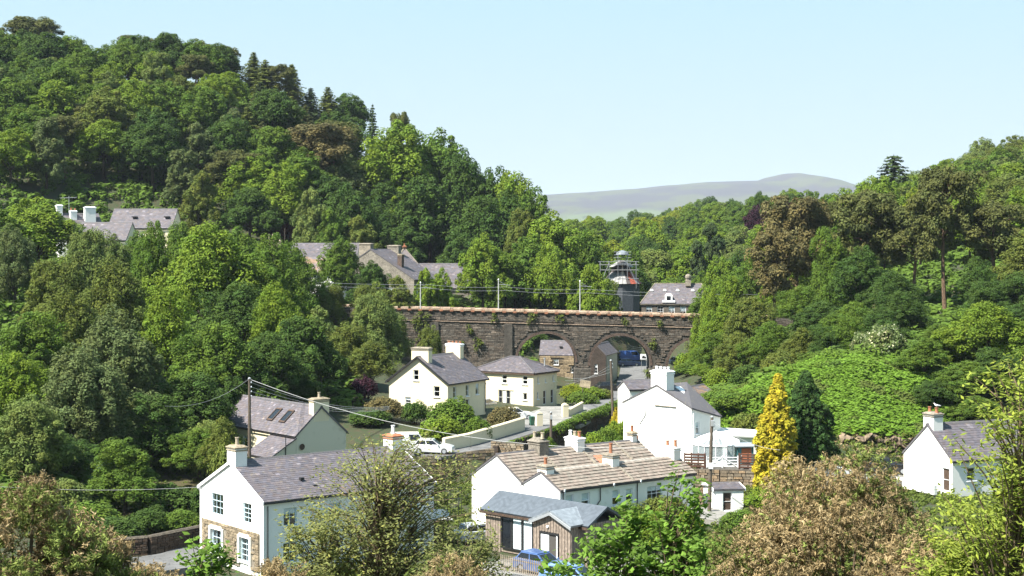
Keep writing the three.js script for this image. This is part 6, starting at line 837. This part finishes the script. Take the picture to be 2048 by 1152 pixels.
// ---------------------------------------------------------------- plants on the railway bank close to the eye
function nearTree(seed, o) {   // a light rounded crown on a visible branch frame; several small leaves along each twig
  const r = mulberry(seed), g = new G(), Lv = new Leaves(o.n), { H, R } = o, mid = o.mid ?? .66, Ry = o.Ry ?? H * (1 - mid), per = Math.floor(o.n / o.twigs);
  const stemAt = (t) => V(Math.sin(t * 3 + seed) * .05 * H, H * t, Math.cos(t * 2.3) * .03 * H); g.tube([0, .2, .4, .6, .8].map(stemAt).map((v, i) => i ? v : v.setY(-1.2)), [.05, .042, .034, .02, .006].map((k) => k * H * (o.thick ?? .7)), 8);
  const holes = Array.from({ length: o.gaps ?? 5 }, () => { const [a, b, c] = ball(r); return V(a * R * .8, H * mid + b * Ry * .7, c * R * .8); });
  for (let k = 0; k < o.twigs; k++) { const [a, b, c] = ball(r), q = Math.pow(r(), .42), e = V(a * R * q, H * mid + b * Ry * q, c * R * q); if (holes.some((h) => Math.hypot(h.x - e.x, (h.y - e.y) * 1.3, h.z - e.z) < R * .3)) continue;
    const s = stemAt(clamp(e.y / H - .12 - .2 * r(), .18, .8)), m = s.clone().lerp(e, .55).add(V(0, .1 * R, 0)); g.tube([s, m, e], [.008, .005, .002].map((z) => z * H * .4), 4, false);
    const ct = .85 + .3 * r(); for (let i = 0; i < per; i++) { const u = .45 + .6 * Math.sqrt(r()), p = u < .5 ? s.clone().lerp(m, u * 2) : m.clone().lerp(e, (u - .5) * 2), sp = o.spread ?? .3; let nx = (r() - .5) * 1.3, ny = .5 + r() * .7, nz = (r() - .5) * 1.3; const z = Math.hypot(nx, ny, nz), kk = ct * (.7 + .6 * r()), sz = o.leaf * (.7 + .6 * r()), w = o.tint ? o.tint(r) : [1, 1, 1]; Lv.add(p.x + (r() - .5) * sp * 2, p.y + (r() - .5) * sp * 1.5, p.z + (r() - .5) * sp * 2, nx / z, ny / z, nz / z, r() * 6.28, sz * .5 * (o.long ?? 1.4), sz * .3, kk * w[0], kk * w[1], kk * w[2]); } }
  return { trunk: g.geo(), crown: Lv.geo() };
}
function gorse(seed, o) {      // woody bush of needle sprays in rounded cushions, mostly dead brown with green tips
  const r = mulberry(seed), g = new G(), Lv = new Leaves(o.n), { H, R } = o, sprays = o.sprays ?? 260, per = Math.floor(o.n / sprays), cush = [];
  for (let k = 0; k < 26; k++) { const a = k * 2.399, t = (k + .5) / 26, b = 1 - t * 1.05, q = Math.sqrt(Math.max(0, 1 - b * b)) * R * (.75 + .35 * r()); cush.push([Math.cos(a) * q, H * (.3 + .55 * Math.max(b, 0) + .12 * r()), Math.sin(a) * q, R * (.24 + .16 * r()), r() < (o.green ?? .25), .75 + .6 * r()]); }
  for (let k = 0; k < 16; k++) { const c = cush[k]; g.tube([V(0, -.5, 0), V(c[0] * .5, c[1] * .5, c[2] * .5), V(c[0], c[1], c[2])], [.03, .022, .008], 5, false); }
  for (let k = 0; k < sprays; k++) { const c = cush[Math.floor(r() * 26)], [bx, by, bz] = ball(r), q = .5 + .5 * r(), x = c[0] + bx * c[3] * q, y = c[1] + by * c[3] * q, z = c[2] + bz * c[3] * q, green = r() < (c[4] ? .75 : .10), tx = bx + (r() - .5), ty = by * .6 + .5 + (r() - .5) * .8, tz = bz + (r() - .5), tl = Math.hypot(tx, ty, tz), sl = .06 + .1 * r(), ct = c[5] * (.75 + .5 * r());
    for (let i = 0; i < per; i++) { const u = (i + r()) / per * sl, [nx, ny, nz] = ball(r), kk = ct * (.8 + .4 * r()), tone = green ? [.85 * kk, 1.1 * kk, .32 * kk] : r() < .3 ? [1.5 * kk, 1.25 * kk, .78 * kk] : [1.15 * kk, .9 * kk, .5 * kk]; Lv.add(x + tx / tl * u + nx * .03, y + ty / tl * u + ny * .03, z + tz / tl * u + nz * .03, nx, ny, nz, r() * 6.28, (.022 + .024 * r()), .006 + .004 * r(), ...tone); } }
  return { trunk: g.geo(), crown: Lv.geo() };
}
function near(name, label, category, geos, m, px, d, y, turn = 0, group, b = palebark) { const t = thing(name, label, category, [wx(px, d), y ?? ground(wx(px, d), d), -d], turn, group); obj('trunk', geos.trunk, b, t); obj('crown', geos.crown, m, t); return t; }
const gorseM = leafMat(.20, .19, .17, .2), ashM = leafMat(.24, .30, .05, .5), thornM = leafMat(.19, .21, .07, .45), sycM = leafMat(.135, .235, .035, .45);
near('hawthorn_tree', 'light crowned hawthorn in front of the stone faced house', 'tree', nearTree(3, { H: 5.4, R: 1.95, Ry: 1.65, mid: .69, n: 13500, twigs: 340, leaf: .064, spread: .17, thick: .42, gaps: 7, tint: (r) => r() < .15 ? [1.6, 1.45, 1.2] : [1, 1, 1] }), thornM, 785, 30, 13.3);
near('hawthorn_tree', 'smaller hawthorn beside the light crowned hawthorn', 'tree', nearTree(5, { H: 4.2, R: 1.1, Ry: 1.1, mid: .72, n: 6000, twigs: 110, leaf: .072, spread: .16, thick: .4, tint: (r) => r() < .15 ? [1.6, 1.45, 1.2] : [1, 1, 1] }), thornM, 640, 29, 13.2, 1);
near('hawthorn_tree', 'low hawthorn reaching towards the picket fence', 'tree', nearTree(6, { H: 3.4, R: 1.0, Ry: 1.1, mid: .72, n: 6500, twigs: 120, leaf: .072, spread: .16, thick: .4 }), thornM, 930, 28, 13.6, 2);
const ashO = { leaf: .046, spread: .13, thick: .09, long: 1.8, gaps: 9, tint: (r) => r() < .2 ? [1.35, 1.25, 1.1] : [1, 1, 1] };
near('ash_tree', 'tall bright ash overlapping the white cottage', 'tree', nearTree(11, { H: 4.3, R: .72, Ry: 1.4, mid: .66, n: 7000, twigs: 170, ...ashO }), ashM, 2030, 15, 16.9);
near('ash_tree', 'second ash sprouting beside the tall bright ash', 'tree', nearTree(12, { H: 3.3, R: .55, Ry: 1.0, mid: .66, n: 6000, twigs: 110, ...ashO }), ashM, 2060, 16, 16.9, 2);
near('ash_tree', 'low ash shoots in front of the white cottage wall', 'tree', nearTree(13, { H: 2.75, R: .55, Ry: .8, mid: .66, n: 6500, twigs: 100, ...ashO }), ashM, 1925, 16, 16.9, 1);
const sy = (seed, H, R, n, tw) => nearTree(seed, { H, R, n, twigs: tw, leaf: .13, spread: .14, mid: .7, Ry: H * .32, thick: .3, long: 1.05, gaps: 4 });
near('sycamore_sapling', 'broad leaved sycamore sapling with a tall leading shoot', 'tree', sy(21, 4.6, .6, 2300, 90), sycM, 1360, 24, 14.0); near('sycamore_sapling', 'wide sycamore sapling overlapping the terrace garden', 'tree', sy(22, 4.1, .8, 3300, 110), sycM, 1248, 24, 14.0, 1); near('sycamore_sapling', 'low sycamore sapling beside the parked blue cars', 'tree', sy(23, 3.15, .45, 1200, 60), sycM, 1115, 23.5, 14.3, 2); near('sycamore_sapling', 'sycamore sapling next to the brown gorse', 'tree', sy(24, 3.8, .6, 1900, 80), sycM, 1440, 23, 14.3, 3); near('sycamore_sapling', 'young sycamore against the stone faced gable', 'tree', sy(25, 3.2, .5, 1300, 55), sycM, 410, 24, 14.5, 4);
near('gorse_bush', 'large brown gorse bush below the black car', 'bush', gorse(31, { H: 2.95, R: 1.12, n: 60000, sprays: 4000, green: .4 }), gorseM, 1690, 20, 16.4); near('gorse_bush', 'brown gorse bush between sapling and large gorse', 'bush', gorse(32, { H: 2.1, R: .75, n: 25000, sprays: 1700, green: .4 }), gorseM, 1540, 19.5, 16.6, 1); near('gorse_bush', 'brown gorse bush tangled with the ash shoots', 'bush', gorse(33, { H: 2.1, R: .8, n: 25000, sprays: 1700, green: .3 }), gorseM, 1860, 18, 16.6, 2);
near('gorse_bush', 'tall rusty gorse bush with green tips beside the road', 'bush', gorse(34, { H: 2.6, R: .85, n: 46000, sprays: 3100, green: .3 }), gorseM, 40, 17, 16.9); near('gorse_bush', 'rusty gorse bush nearest the roadside wall', 'bush', gorse(35, { H: 2.1, R: .7, n: 34000, sprays: 2300, green: .3 }), gorseM, 160, 17.5, 16.8, 1); near('gorse_bush', 'low rusty gorse bush under the light crowned hawthorn', 'bush', gorse(36, { H: 1.6, R: .75, n: 25000, sprays: 1700, green: .15 }), gorseM, 900, 23, 15.7, 2); near('gorse_bush', 'low rusty gorse bush at the foot of the stone faced house', 'bush', gorse(37, { H: 1.4, R: .6, n: 18000, sprays: 1200, green: .15 }), gorseM, 560, 23, 15.9, 3); near('gorse_bush', 'low rusty gorse bush beside the lower road', 'bush', gorse(38, { H: 1.3, R: .5, n: 13000, sprays: 900, green: .2 }), gorseM, 300, 20, 16.6, 3);

renderer.render(scene, camera);
